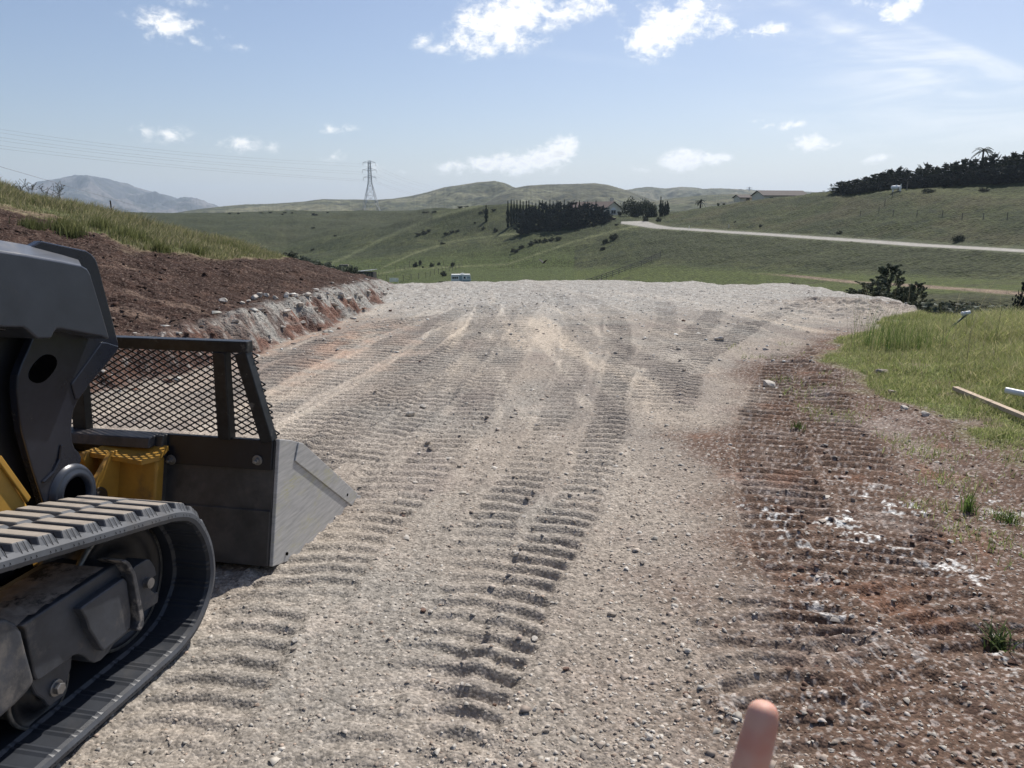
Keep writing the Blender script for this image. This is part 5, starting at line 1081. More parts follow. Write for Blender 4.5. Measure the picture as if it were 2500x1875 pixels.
for i, (x, y, w, h) in enumerate([(1480,596,22,16),(1497,588,26,18),(1472,612,18,12),(1505,578,18,12),(1020,577,22,9),(1036,572,22,10),(1048,568,16,8),(1090,575,18,9),(1103,570,16,9),(1117,568,14,8),(1080,597,16,9),(1172,522,14,7),(1186,520,16,8),(1205,518,16,7),(1040,521,22,7),(1060,519,14,5),(1125,508,18,6),(1140,506,14,5),(582,523,8,6),(560,523,10,5),(640,521,14,4),(660,521,10,4),(695,521,12,5),(712,521,8,4),(768,526,18,7),(800,521,8,4),(765,558,14,5),(818,578,10,5),(765,612,14,6),(690,525,8,4),(1180,560,12,8),(1160,548,10,6)]):
    bush(x, y, w, h, 'small dark scrub bush dotted on the distant grassy slope', 'scrub dotted on the slopes')
# sagebrush running down the right side of the soil bank
for i, (x, y, w, h) in enumerate([(705,640,30,20),(722,648,34,20),(742,655,34,22),(760,662,34,22),(778,668,36,22),(796,675,34,22),(815,682,36,22),(834,688,36,22),(852,694,34,22),(872,699,34,20),(892,704,34,20),(912,708,34,18),(935,712,34,15),(768,655,30,16),(805,664,32,18),(846,678,32,18),(880,690,30,18),(742,643,26,14),(860,674,26,20),(830,668,26,16)]):
    p = at_r(x, y-5, 24.5+i % 3*1.6); s = px2m(p); plant(SAGE, p-Vector((0, 0, .12)), w*s*.9, h*s*1.75, 'soft grey-green sagebrush along the shoulder of the soil bank', 'sagebrush', 'sagebrush', 'sagebrush on the shoulder of the bank', STM, 'foliage')
# conifer windbreak beside the house
for i, (x, yt, yb, w) in enumerate([(1187,505,542,9)]):
    p = hit(x, yb, 200); s = px2m(p); plant(CYP, p, w*s*1.3, (yb-yt)*s, 'lone slim cypress at the left, apart from the row', 'cypress', 'cypress_tree')
base = hit(1240, 545, 220); rb_ = 306
xs = [1240,1248,1255,1262,1270,1277,1285,1291,1299,1308,1316,1324,1333,1342,1350,1359,1368,1377,1386,1395,1405,1414,1424,1434,1444,1454]
tops = [492,491,492,490,491,492,493,491,495,497,490,489,492,488,491,490,492,489,493,494,495,492,497,494,495,492]
for i, x in enumerate(xs):
    p = at_r(x, 540, rb_+random.uniform(-2, 3)); zb_ = zat(p.x, p.y); tp = at_r(x, tops[i]+random.uniform(-1, 2), rb_); h = tp.z-zb_; s = px2m(p)
    plant(CYP, Vector((p.x, p.y, zb_)), (11 if i < 8 else 9)*s, h, f'{ORD[i]} slim cypress from the left in the dark row beside the house', 'cypress', 'cypress_tree', 'row of slim cypresses')
for i, (x, yt, yb, w) in enumerate([(1275,525,556,46),(1302,516,558,54),(1330,508,558,60),(1362,506,560,64),(1396,505,559,62),(1428,507,556,58),(1454,509,552,50),(1472,512,545,42),(1290,535,556,40),(1345,528,560,56),(1412,526,559,56),(1480,520,540,30)]):
    p = at_r(x, yb, 288-4*(i > 7)); zb_ = zat(p.x, p.y); s = px2m(p); h = at_r(x, yt, 288).z-zb_
    plant(CED, Vector((p.x, p.y, zb_-.6)), w*s*.85, h*1.22+1, ('taller' if i < 8 else 'lower front')+f' spreading dark cedar, {ORD[i if i < 8 else i-8]} from the left in the windbreak', 'cedar', 'cedar_tree', 'windbreak of spreading cedars')
for (x, yt, yb, w, kd, l, nm) in [(1540,474,528,54,ROUND,'broad round-crowned tree with forked trunk right of the house','round_tree'),(1570,475,530,54,ROUND,'second broad round tree, touching the first, right of the house','round_tree'),(1590,488,536,30,ROUND,'narrow grey-green tree at the right end of the clump by the road','round_tree'),(1555,512,538,42,BUSH,'low dark shrub mass under the round trees','shrub'),(1462,502,530,26,ROUND,'dark shrub tree in front of the pale house wall','shrub'),(1512,512,527,15,BUSH,'garden bush under the gable of the house','shrub'),(1582,520,538,26,BUSH,'dark shrub beside the road bend under the trees','shrub')]:
    r0 = 305; p = at_r(x, yb, r0); zb_ = zat(p.x, p.y); s = px2m(p); h = at_r(x, yt, r0).z-zb_; plant(kd, Vector((p.x, p.y, zb_)), w*s*.62, h, l, 'tree' if kd is ROUND else 'shrub', nm)
for i, (x, yt, w) in enumerate([(1612,482,9),(1617,490,9),(1623,494,9),(1628,491,9),(1631,496,7)]):
    r0 = 300; p = at_r(x, 525, r0); zb_ = zat(p.x, p.y); s = px2m(p); plant(CYP, Vector((p.x, p.y, zb_)), w*s*1.2, at_r(x, yt, r0).z-zb_, f'{ORD[i]} pointed cypress from the left in the small group of five behind the road bend', 'cypress', 'cypress_tree', 'five cypresses behind the road bend')
# long hedge of conifers on the right-hand crest
hx = [2052,2070,2090,2112,2132,2150,2172,2192,2212,2236,2258,2282,2304,2328,2350,2374,2398,2420,2446,2470,2494,2520,2548]
for i, x in enumerate(hx):
    yt = np.interp(x, [2045,2070,2140,2178,2268,2359,2400,2450,2500,2560], [455,443,428,420,408,396,388,380,366,362])+random.uniform(-7, 5); yb = np.interp(x, [2042,2178,2268,2500,2560], [472,466,452,438,436])
    r0 = np.interp(x, [2042,2200,2500], [256,250,236]); p = at_r(x, yb, r0); zb_ = zat(p.x, p.y); s = px2m(p); h = at_r(x, yt, r0).z-zb_
    plant(CON, Vector((p.x, p.y, zb_-.3)), 72*s, max(h, 3)*1.10+.3, f'{ORD[i]} dark conifer from the left in the long hedge on the right-hand crest', 'conifer', 'conifer_tree', 'conifer hedge on the crest')
for i, x in enumerate(np.linspace(2066, 2540, 20)):
    yb = np.interp(x, [2042,2178,2268,2500,2560], [475,469,455,440,438]); yt = np.interp(x, [2045,2178,2500], [460,436,400]); r0 = np.interp(x, [2042,2200,2500], [252,246,232]); p = at_r(x, yb, r0); zb_ = zat(p.x, p.y); s = px2m(p)
    plant(CED, Vector((p.x, p.y, zb_-.5)), 48*s, at_r(x, yt, r0).z-zb_+.5, 'low spreading conifer filling the front of the crest hedge', 'conifer', 'conifer_tree', 'low conifers filling the crest hedge')
p = at_r(2163, 452, 262); plant(ROUND, Vector((p.x, p.y, zat(p.x, p.y))), 26*px2m(p), at_r(2163, 408, 262).z-zat(p.x, p.y), 'round leafy treetop rising above the left part of the conifer hedge', 'tree', 'round_tree')
def palm(x, yt, yb, r0, fr, label):
    p = at_r(x, yb, r0); zb_ = min(zat(p.x, p.y), p.z) if yb > yt+40 else p.z-1; top = at_r(x, yt, r0); s = px2m(p); e = empty('palm_tree', (p.x, p.y, zb_)); tag(e, label, 'palm tree'); H = top.z-zb_
    bm = bmesh.new(); add_cyl(bm, (0, 0, 0), (0, 0, H), .35, .25, n=10); link('trunk', bm_mesh('trunk', bm, True), M['bark'], e)
    V = []; C = []; rs = np.random.default_rng(int(x))
    for k in range(26):
        a = rs.uniform(0, 6.28); el0 = rs.uniform(-.1, 1.4); L = fr*s*rs.uniform(.8, 1.15); pts = []
        for j in range(8):
            t = j/7; pts.append(np.array([math.cos(a)*L*t*math.cos(el0*(1-t*.3)), math.sin(a)*L*t*math.cos(el0*(1-t*.3)), H+L*(math.sin(el0)*t-.75*t*t)]))
        for j in range(7):
            d = pts[j+1]-pts[j]; sd_ = np.cross(d, [0, 0, 1.]); sd_ /= max(np.linalg.norm(sd_), 1e-5)
            for sg in (-1, 1):
                for m in range(3):
                    q = pts[j]+d*m/3; V.append([q, q+d*.45, q+sd_*sg*L*.13*(1-j/9)+d*.5-np.array([0, 0, L*.06])]); C.append([[.035, .045, .022]]*3)
    link('fronds', crown_mesh('fronds', [(np.array(V), np.array(C))]), M['needle'], e)
palm(1710, 492, 506, 300, 16, 'small palm tree on the skyline left of the long roofs')
palm(2391, 369, 450, 268, 24, 'palm tree sticking up above the conifer hedge at the right')
# young conifers and shrubs growing just below the brink at the right
def mk_bushy(seed, tone):
    rs = np.random.default_rng(seed); parts = []
    for i in range(120):
        t = rs.random()**1.25; R0 = .52*(1-t)**.62*(.75+.25*math.sin(i*2.3)); a = rs.uniform(0, 6.28); r = R0*rs.uniform(.25, 1); c = np.array([math.cos(a)*r, math.sin(a)*r, t*.93+.03])
        L = rs.uniform(.05, .11); d = np.array([math.cos(a)*.8, math.sin(a)*.8, rs.uniform(.3, 1.1)])*L
        for k in range(4): parts.append(leafball(c+d*k/3, np.array([.035, .035, .035])*(1.1-k*.22), 26, .013, rs, np.array(tone)*(.8+.2*k)*rs.uniform(.8, 1.25)))
    return crown_mesh('crown', parts)
YC_ = [mk_bushy(640+i, (.085, .100, .068)) for i in range(3)]
for m in YC_: m.materials.append(M['needle'])
for (x, yt, yb, w, r0, l) in [(2160,652,790,130,24,'young bushy conifer with pointed top below the right brink of the pad'),(2118,690,790,140,23,'low spreading conifer at the left foot of the pointed young conifer'),(2228,694,800,90,22,'shorter dark conifer right of the pointed young conifer'),(2085,712,790,90,23,'small low conifer nearest the pad edge, left of the others'),(2196,706,800,90,23.5,'conifer bough mass between the two young conifers')]:
    p = at_r(x, yb, r0); zt_ = at_r(x, yt, r0).z; s = px2m(p); plant(YC_, p, w*s*1.35, (zt_-p.z)*1.04, l, 'conifer', 'young_conifer')
for (x, yt, yb, w, r0, kd, l) in [(1925,682,730,52,26,BUSH,'dark round bush peeping over the far brink of the pad'),(1990,699,730,28,25,BUSH,'tiny bush peeping over the brink, left of the young conifers'),(2490,690,800,56,26,CED,'dark shrub cut off by the right edge of the picture'),(2380,752,785,40,24,BUSH,'low dark bush on the scrubby ground below the meadow'),(2420,745,775,40,28,BUSH,'low bush right of its twin on the scrubby ground'),(2352,706,716,10,110,BUSH,'tiny bush beside the dirt track in the valley')]:
    p = at_r(x, yb, r0); zt_ = at_r(x, yt, r0).z; s = px2m(p); plant(kd, p, w*s*.62, (zt_-p.z)*1.05, l, 'bush', 'bush', None, STM, 'foliage')

for i in range(26):
    x = random.uniform(2240, 2560); r0 = random.uniform(15, 34); a_, _ = azel(x, 760); X_, Y_ = math.sin(a_)*r0, math.cos(a_)*r0; s_ = random.uniform(.5, 1.1)
    plant(random.choice([SAGE, BUSH, SAGE]), Vector((X_, Y_, zat(X_, Y_)-.1)), s_*random.uniform(.8, 1.4), s_*.55, 'low scrub on the rough ground dropping away beyond the meadow', 'scrub', 'scrub_bush', 'scrub beyond the meadow', STM, 'foliage')
# ------------------------------------------------------------------ buildings, fences, vehicles
WALL = plain('cream_stucco', (.74, .66, .52), .9, nscale=1, namt=.06); ROOFM = plain('brown_shingle', (.115, .082, .068), .9, nscale=4, namt=.3); GLS = plain('window_glass', (.03, .035, .04), .15); WHT = plain('white_trim', (.80, .79, .76), .6, nscale=3, namt=.08)
def gable_roof(bm, L, Wd, z0, rise, ov=.5, th=.18):
    for sg in (-1, 1):
        a = [(-L/2-ov, sg*(Wd/2+ov), z0-ov*rise/(Wd/2)), (L/2+ov, sg*(Wd/2+ov), z0-ov*rise/(Wd/2)), (L/2+ov, 0, z0+rise), (-L/2-ov, 0, z0+rise)]
        t = [bm.verts.new(p) for p in a]; b = [bm.verts.new((p[0], p[1], p[2]-th)) for p in a]
        bm.faces.new(t); bm.faces.new(b[::-1])
        for i in range(4): bm.faces.new((t[i], b[i], b[(i+1) % 4], t[(i+1) % 4]))
p = at_r(1497, 527, 318); zb_ = zat(p.x, p.y)-.3; s = px2m(p); az_ = math.atan2(p.x, p.y)
hs = empty('house', (p.x, p.y, zb_), math.pi/2-az_+R(180+22)); tag(hs, 'cream house with brown roof and arched gable window behind the dark hedge', 'house')
# local +x: the long ridge runs away from the gable (towards the left of the picture); gable end at x=0
LN = 22.; WD = 8.4; HT = 3.5; RS = 2.3
hs.rotation_euler = (0, 0, math.atan2(-math.cos(R(-35)+az_)*0+math.sin(R(205)), math.cos(R(205))))
bm = bmesh.new(); add_prism(bm, [(-WD/2, 0), (WD/2, 0), (WD/2, HT), (0, HT+RS), (-WD/2, HT)], 0, LN, lambda x, y, z: (-y, x, z)); link('wall', bm_mesh('wall', bm), WALL, hs)
hs.rotation_euler = (0, 0, R(-50))
bm = bmesh.new(); gable_roof(bm, LN, WD, HT+.12, RS, .6, .2); bmesh.ops.translate(bm, verts=bm.verts, vec=(-LN/2, 0, 0)); rf = link('roof', bm_mesh('roof', bm), ROOFM, hs)
bm = bmesh.new(); add_box(bm, (-3, 2.2, HT+2.6), (1.1, 1.4, 2.6)); link('chimney', bm_mesh('chimney', bm), WALL, rf)
bm = bmesh.new(); add_prism(bm, [(-1.5, .9), (1.5, .9), (1.5, 2.5), (1.2, 3.1), (.6, 3.5), (0, 3.6), (-.6, 3.5), (-1.2, 3.1), (-1.5, 2.5)], .02, .10, lambda x, y, z: (y, x, z)); wf = link('window', bm_mesh('window', bm), WHT, hs)
bm = bmesh.new(); add_prism(bm, [(-1.3, 1.05), (-.1, 1.05), (-.1, 2.5), (-1.3, 2.5)], .11, .13, lambda x, y, z: (y, x, z)); link('pane', bm_mesh('pane', bm), GLS, wf)
bm = bmesh.new(); add_prism(bm, [(.1, 1.05), (1.3, 1.05), (1.3, 2.5), (.1, 2.5)], .11, .13, lambda x, y, z: (y, x, z)); link('pane', bm_mesh('pane', bm), GLS, wf)
for k, yy in enumerate((-6, -12, -17)):
    bm = bmesh.new(); add_box(bm, (yy, -WD/2-.03, 1.9), (1.8, .08, 1.4)); wf = link('window', bm_mesh('window', bm), WHT, hs); bm = bmesh.new(); add_box(bm, (yy, -WD/2-.09, 1.9), (1.5, .04, 1.15)); link('pane', bm_mesh('pane', bm), GLS, wf)
ROOFB = plain('dusty_brown_sheet', (.115, .098, .088), .9, nscale=4, namt=.3)
def shedlike(name, x, y, r0, L, Wd, Hh, rise, rz, label, cat, wall=WALL, roof=ROOFB, dz=0, win=True):
    p = at_r(x, y, r0); e = empty(name, (p.x, p.y, p.z+dz), rz); tag(e, label, cat)
    bm = bmesh.new(); add_prism(bm, [(-Wd/2, 0), (Wd/2, 0), (Wd/2, Hh), (0, Hh+rise), (-Wd/2, Hh)], -L/2, L/2, lambda a, b, c: (b, a, c)); link('wall', bm_mesh('wall', bm), wall, e)
    bm = bmesh.new(); gable_roof(bm, L, Wd, Hh+.1, rise, .5); link('roof', bm_mesh('roof', bm), roof, e)
    if win:
        for k in range(int(L/6)):
            bm = bmesh.new(); add_box(bm, (-L/2+3+k*6, -Wd/2-.03, Hh*.55), (1.4, .06, .9)); link('window', bm_mesh('window', bm), GLS, e)
    return e
shedlike('barn', 1903, 487, 296, 17, 8, 2.6, 1.6, R(12), 'long low building with pale brown roof on the crest, the higher one', 'building', dz=-1.2)
shedlike('barn', 1822, 489, 300, 7.5, 5, 1.6, .9, R(12), 'small low-roofed building at the left end of the long building', 'building', dz=-.6)
# propane tank and posts
p = hit(2187, 469, 150); zb_ = p.z; e = empty('propane_tank', (p.x, p.y, zb_+.1), R(-10)); tag(e, 'white propane tank on legs in front of the conifer hedge', 'tank'); bm = bmesh.new()
add_lathe(bm, [(0, -1.35), (.3, -1.3), (.52, -1.1), (.58, -.9), (.58, .9), (.52, 1.1), (.3, 1.3), (0, 1.35)], (0, 0, .85), n=24); bmesh.ops.rotate(bm, verts=bm.verts, cent=(0, 0, 0), matrix=Matrix.Rotation(R(90), 3, 'Z')); link('body', bm_mesh('body', bm, True), WHT, e)
for xx in (-.8, .8):
    bm = bmesh.new(); add_box(bm, (xx, 0, .05), (.2, .8, .6)); link('leg', bm_mesh('leg', bm), WHT, e)
bm = bmesh.new(); add_cyl(bm, (0, 0, 1.35), (0, 0, 1.62), .22, n=16); link('dome', bm_mesh('dome', bm), WHT, e)
GREYW = plain('weathered_grey_wood', (.14, .125, .10), .9, nscale=6)
for (x, yt, yb, l) in [(2198,451,467,'pale square post right of the propane tank'),(2214,445,462,'dark post at the corner of the hedge near the tank')]:
    p = hit(x, yb+2, 150); s = px2m(p); bm = bmesh.new(); add_cyl(bm, (0, 0, -1), (0, 0, (yb-yt)*s), .14, n=8); o = link('wooden_post', bm_mesh('wooden_post', bm), WHT if x < 2200 else GREYW); o.location = p; tag(o, l, 'post')
def fence(pts, rmin, hgt, step, label, rails=0, wires=0, thick=.07, mat=None):
    W3 = [hit(x, y, rmin) for x, y in pts]; P3 = []
    for a, b in zip(W3[:-1], W3[1:]):
        n = max(1, int((b-a).length/step)); P3 += [a.lerp(b, k/n) for k in range(n)]
    P3.append(W3[-1]); P3 = [Vector((q.x, q.y, zat(q.x, q.y))) for q in P3][:90]
    e = empty('fence', P3[0]); tag(e, label, 'fence'); b0 = P3[0]; mat = mat or GREYW
    pm = None
    for q in P3:
        if pm is None:
            bm = bmesh.new(); add_box(bm, (0, 0, hgt/2), (thick*1.6, thick*1.6, hgt)); pm = bm_mesh('post', bm); pm.materials.append(mat)
        o = bpy.data.objects.new('post', pm); COL.objects.link(o); o.parent = e; o.location = q-b0
    for k in range(rails or wires):
        bm = bmesh.new(); z = hgt*(k+1)/((rails or wires)+.25)
        for a, b in zip(P3[:-1], P3[1:]): add_bar(bm, a-b0+Vector((0, 0, z)), b-b0+Vector((0, 0, z)), *((.05, .16) if rails else (.025, .025)))
        link('rail' if rails else 'wire', bm_mesh('rail', bm), mat, e)
fence([(1432,697),(1480,682),(1540,660),(1590,640),(1612,630)], 120, 1.5, 2.6, 'wooden rail fence climbing diagonally beyond the pad', rails=3)
fence([(925,674),(965,663),(1000,654),(1012,650)], 150, 1.3, 4, 'thin fence along the far left side of the pasture', wires=3)
fence([(1000,651),(1060,650),(1128,648)], 150, 1.6, 3, 'tall post fence along the back of the pasture', wires=2)
fence([(905,690),(985,688),(1040,678),(1080,667),(1128,650)], 150, 1.6, 3.4, 'post and wire fence along the front of the pasture', wires=2)
fence([(830,657),(900,655),(1000,650)], 150, 1.2, 5, 'low fence behind the shed', wires=2)
fence([(2100,528),(2180,529),(2300,532),(2400,536),(2520,541)], 100, 1.3, 5.5, 'wire fence crossing the hillside above the road', wires=2)
fence([(2145,520),(2160,500),(2178,484),(2192,470)], 100, 1.3, 4, 'wire fence climbing to the propane tank', wires=2)
# white caravan
p = at_r(1125, 697, 188); zb_ = zat(p.x, p.y); e = empty('caravan', (p.x, p.y, max(zb_, at_r(1125, 703, 188).z)), R(8)); tag(e, 'white camping caravan parked beyond the brink of the pad', 'caravan'); e.scale = (.88, .88, .88); BLU = plain('pale_blue_panel', (.30, .38, .42), .5)
bm = bmesh.new(); add_prism(bm, [(-2.6, .5), (2.6, .5), (2.75, 1.1), (2.6, 2.35), (2.3, 2.5), (-2.35, 2.5), (-2.6, 2.2)], -1.1, 1.1); o = link('body', bm_mesh('body', bm), WHT, e); bevel(o, .05)
bm = bmesh.new(); add_box(bm, (0, 0, 2.56), (5.1, 2.3, .10)); rf = link('roof', bm_mesh('roof', bm), WHT, e); bm = bmesh.new(); add_box(bm, (.5, 0, 2.75), (.9, .8, .28)); link('air_conditioner', bm_mesh('air_conditioner', bm), WHT, rf)
for xx, ww, mm in ((-2.15, .45, GLS), (-1.6, .4, GLS), (-1.05, .4, GLS), (1.0, .5, GLS), (2.1, .9, BLU)):
    bm = bmesh.new(); add_box(bm, (xx, -1.115, 1.75), (ww, .04, .55)); link('window' if mm is GLS else 'panel', bm_mesh('window', bm), mm, e)
bm = bmesh.new(); add_box(bm, (-.1, -1.115, 1.4), (.8, .04, 1.7)); link('door', bm_mesh('door', bm), BLU, e)
bm = bmesh.new(); add_box(bm, (1.5, -1.112, .95), (2.2, .03, .5)); link('panel', bm_mesh('panel', bm), BLU, e)
for sg in (-1, 1):
    bm = bmesh.new(); add_cyl(bm, (0, sg*1.1, .34), (0, sg*.85, .34), .34, n=20); link('wheel', bm_mesh('wheel', bm), M['black'], e)
# open shed, pale panel, far flat roof, car by the house
p = at_r(892, 682, 215); e = empty('shed', p, R(-12)); tag(e, 'low open shed with sloping grey metal roof at the foot of the slope', 'shed'); RFG = plain('grey_sheet_roof', (.30, .31, .31), .5, nscale=2)
bm = bmesh.new(); add_box(bm, (0, .6, 1.0), (5.2, 2.4, 2.0)); link('wall', bm_mesh('wall', bm), plain('shed_boards', (.06, .055, .05), .9), e)
bm = bmesh.new(); add_prism(bm, [(-3.2, 1.95), (2.6, 2.55), (2.6, 2.67), (-3.2, 2.07)], -2, 2.4); link('roof', bm_mesh('roof', bm), RFG, e)
for xx in (-2.8, 2.3):
    bm = bmesh.new(); add_cyl(bm, (xx, -1.8, -.3), (xx, -1.8, 2.3), .07, n=8); link('post', bm_mesh('post', bm), GREYW, e)
p = at_r(962, 690, 190); e = empty('board_panel', p, R(4)); tag(e, 'pale slatted panel standing at the near corner of the pasture', 'panel'); 
for k in range(4):
    bm = bmesh.new(); add_box(bm, (0, 0, .3+k*.24), (2.1, .06, .17)); link('slat', bm_mesh('slat', bm), WHT, e)
for xx in (-1, 1):
    bm = bmesh.new(); add_box(bm, (xx, .06, .5), (.1, .06, 1.3)); link('post', bm_mesh('post', bm), WHT, e)
p = hit(840, 653, 200); bm = bmesh.new(); add_prism(bm, [(-1.6, .2), (1.6, .2), (1.4, .8), (-1.4, .8)], -.7, .7); o = link('water_trough', bm_mesh('water_trough', bm), GREYW); o.location = p; tag(o, 'dull grey trough on the grass behind the shed', 'trough')
p = hit(1487, 539, 200); r0 = math.hypot(p.x, p.y); e = empty('parked_car', (p.x, p.y, p.z), R(5)); tag(e, 'dark red pickup truck parked beside the hedge by the house', 'pickup truck'); RED = plain('dark_red_paint', (.055, .016, .018), .35)
bm = bmesh.new(); add_prism(bm, [(-2.4, .45), (2.4, .45), (2.45, .9), (1.3, 1.05), (.75, 1.65), (-.7, 1.65), (-.95, 1.05), (-2.4, 1.05)], -.9, .9); o = link('body', bm_mesh('body', bm), RED, e); bevel(o, .05)
bm = bmesh.new(); add_prism(bm, [(-.65, 1.08), (1.1, 1.08), (.68, 1.55), (-.58, 1.55)], -.93, .93); link('windows', bm_mesh('windows', bm), GLS, e)
bm = bmesh.new(); add_box(bm, (-.2, 0, 1.75), (1.6, 1.6, .1)); link('roof_rack', bm_mesh('roof_rack', bm), WHT, e)
for xx in (-1.5, 1.5):
    for sg in (-1, 1):
        bm = bmesh.new(); add_cyl(bm, (xx, sg*.92, .36), (xx, sg*.7, .36), .36, n=20); link('wheel', bm_mesh('wheel', bm), M['black'], e)
# roadside marker, scattered white bits
for (x, y, l) in [(1779,559,'small white marker post on the upper verge of the road'),(1682,560,'small white marker at the road edge near the bend')]:
    p = hit(x, y, 150); bm = bmesh.new(); add_box(bm, (0, 0, .5), (.12, .12, 1)); o = link('marker_post', bm_mesh('marker_post', bm), WHT); o.location = p; tag(o, l, 'marker post')
# transmission towers
TWM = plain('galvanised_lattice', (.46, .47, .48), .6, nscale=1)
def tower(x, yt, yb, r0, label, arms, th=.28, wide=None):
    p = at_r(x, yb, r0); zb_ = p.z; H = at_r(x, yt, r0).z-zb_; e = empty('transmission_tower', p, R(20)); tag(e, label, 'transmission tower')
    def hw(t): return H*(.12*(1-t/.55)+.034 if t < .55 else .034-.014*(t-.55)/.45)
    lv = [0, .17, .31, .43, .53, .61, .68, .75, .82, .89, .95]
    for sx, sy in ((1, 1), (1, -1), (-1, 1), (-1, -1)):
        bm = bmesh.new()
        for a, b in zip(lv[:-1], lv[1:]): add_bar(bm, (sx*hw(a), sy*hw(a), H*a), (sx*hw(b), sy*hw(b), H*b), th)
        link('leg', bm_mesh('leg', bm), TWM, e)
    bm = bmesh.new()
    for a, b in zip(lv[:-1], lv[1:]):
        A_, B_ = hw(a), hw(b)
        for k in range(4):
            c0, s0 = [(1, 1), (1, -1), (-1, -1), (-1, 1)][k], [(1, -1), (-1, -1), (-1, 1), (1, 1)][k]
            add_bar(bm, (c0[0]*A_, c0[1]*A_, H*a), (s0[0]*B_, s0[1]*B_, H*b), th*.6); add_bar(bm, (s0[0]*A_, s0[1]*A_, H*a), (c0[0]*B_, c0[1]*B_, H*b), th*.6); add_bar(bm, (c0[0]*B_, c0[1]*B_, H*b), (s0[0]*B_, s0[1]*B_, H*b), th*.6)
    link('bracing', bm_mesh('bracing', bm), TWM, e)
    for t, w in arms:
        bm = bmesh.new()
        for sg in (-1, 1):
            for sy in (-1, 1): add_bar(bm, (0, sy*hw(t), H*t), (sg*w*H, 0, H*(t+.01)), th*.8); add_bar(bm, (0, sy*hw(t), H*(t+.05)), (sg*w*H, 0, H*(t+.01)), th*.8)
        link('crossarm', bm_mesh('crossarm', bm), TWM, e)
        for sg in (-1, 1):
            bm = bmesh.new(); add_cyl(bm, (sg*w*H, 0, H*t), (sg*w*H, 0, H*(t-.05)), th*.6, n=6); link('insulator', bm_mesh('insulator', bm), TWM, e)
    return e
tower(906, 388, 516, 640, 'tall lattice transmission tower on the ridge left of centre', [(.92, .125), (.78, .14), (.64, .125)], .25)
tower(1828, 455, 482, 2450, 'tiny faraway transmission tower on the hazy ridge', [(.85, .30), (.7, .34)], .8)
WIR = plain('wire_metal', (.22, .22, .24), .6)
def wire(pts, r0, r1, rad, label, group):
    """quadratic through three photo points, running from distance r0 to r1"""
    (x0, y0), (x1, y1), (x2, y2) = pts; co = np.polyfit([x0, x1, x2], [y0, y1, y2], 2); a = at_r(x0, y0, r0); b = at_r(x2, y2, r1); n = 48; P = []
    for k in range(n+1):
        q = a.lerp(b, k/n); az1 = math.atan2(q.x, q.y); r = math.hypot(q.x, q.y); x = 1250+F*math.tan(az1)*.985
        for _ in range(12):
            y = float(np.polyval(co, x)); x += (az1-azel(x, y)[0])*F*.9
        P.append(at_r(x, float(np.polyval(co, x)), r))
    V = []; Q = []
    for i, q in enumerate(P):
        for k in range(5): a_ = 2*math.pi*k/5; V.append((q.x, q.y+rad*math.cos(a_), q.z+rad*math.sin(a_)))
    for i in range(n):
        for k in range(5): Q.append((i*5+k, i*5+(k+1) % 5, i*5+5+(k+1) % 5, i*5+5+k))
    me = np_mesh('power_line', V, Q); me.materials.append(WIR); o = bpy.data.objects.new('power_line', me); COL.objects.link(o); tag(o, label, 'power line', group)
lab = ['topmost', 'second highest', 'third', 'fourth', 'fifth', 'lowest']
for i, (yl, ym, yr) in enumerate([(310,370,400),(321,377,407),(336,387,420),(347,393,426),(364,403,439),(372,409,443)]):
    wire([(-350, yl-58), (430, ym), (893 if i % 2 == 0 else 899, yr)], 330, 640, .032, f'{lab[i]} of the six power lines sweeping left from the lattice tower', 'power lines left of the tower')
for i, (yr, ye) in enumerate([(401,456),(408,462),(421,470),(427,474),(440,482),(444,486)]):
    wire([(911, yr), (980, yr+(ye-yr)*.58), (1060, ye)], 640, 1250, .045, f'{lab[i]} of the six faint power lines running right behind the lattice tower', 'power lines right of the tower')
wire([(-300, 320), (60, 424), (330, 502)], 60, 110, .016, 'single low cable descending behind the grass slope at the far left', None)
# bird over the slope
p = at_r(1327, 642, 60); e = empty('bird', p, R(30)); tag(e, 'dark bird flying low over the green slope', 'bird')
bm = bmesh.new(); v = [bm.verts.new(q) for q in [(-.22,0,0),(-.1,.05,.02),(.1,.05,.02),(.24,0,.03),(.1,-.05,.02),(-.1,-.05,.02),(0,0,.07),(0,0,-.05)]]
for a in ((0,1,6),(1,2,6),(2,3,6),(3,4,6),(4,5,6),(5,0,6),(1,0,7),(2,1,7),(3,2,7),(4,3,7),(5,4,7),(0,5,7)): bm.faces.new([v[k] for k in a])
for sg in (-1, 1):
    w = [bm.verts.new(q) for q in [(.08, sg*.03, .02), (-.08, sg*.03, .02), (-.14, sg*.38, .20), (-.02, sg*.60, .30), (.06, sg*.35, .20)]]; bm.faces.new(w)
o = link('body', bm_mesh('body', bm), plain('dark_feathers', (.02, .02, .02), .8), e); m_ = o.modifiers.new('s', 'SOLIDIFY'); m_.thickness = .015

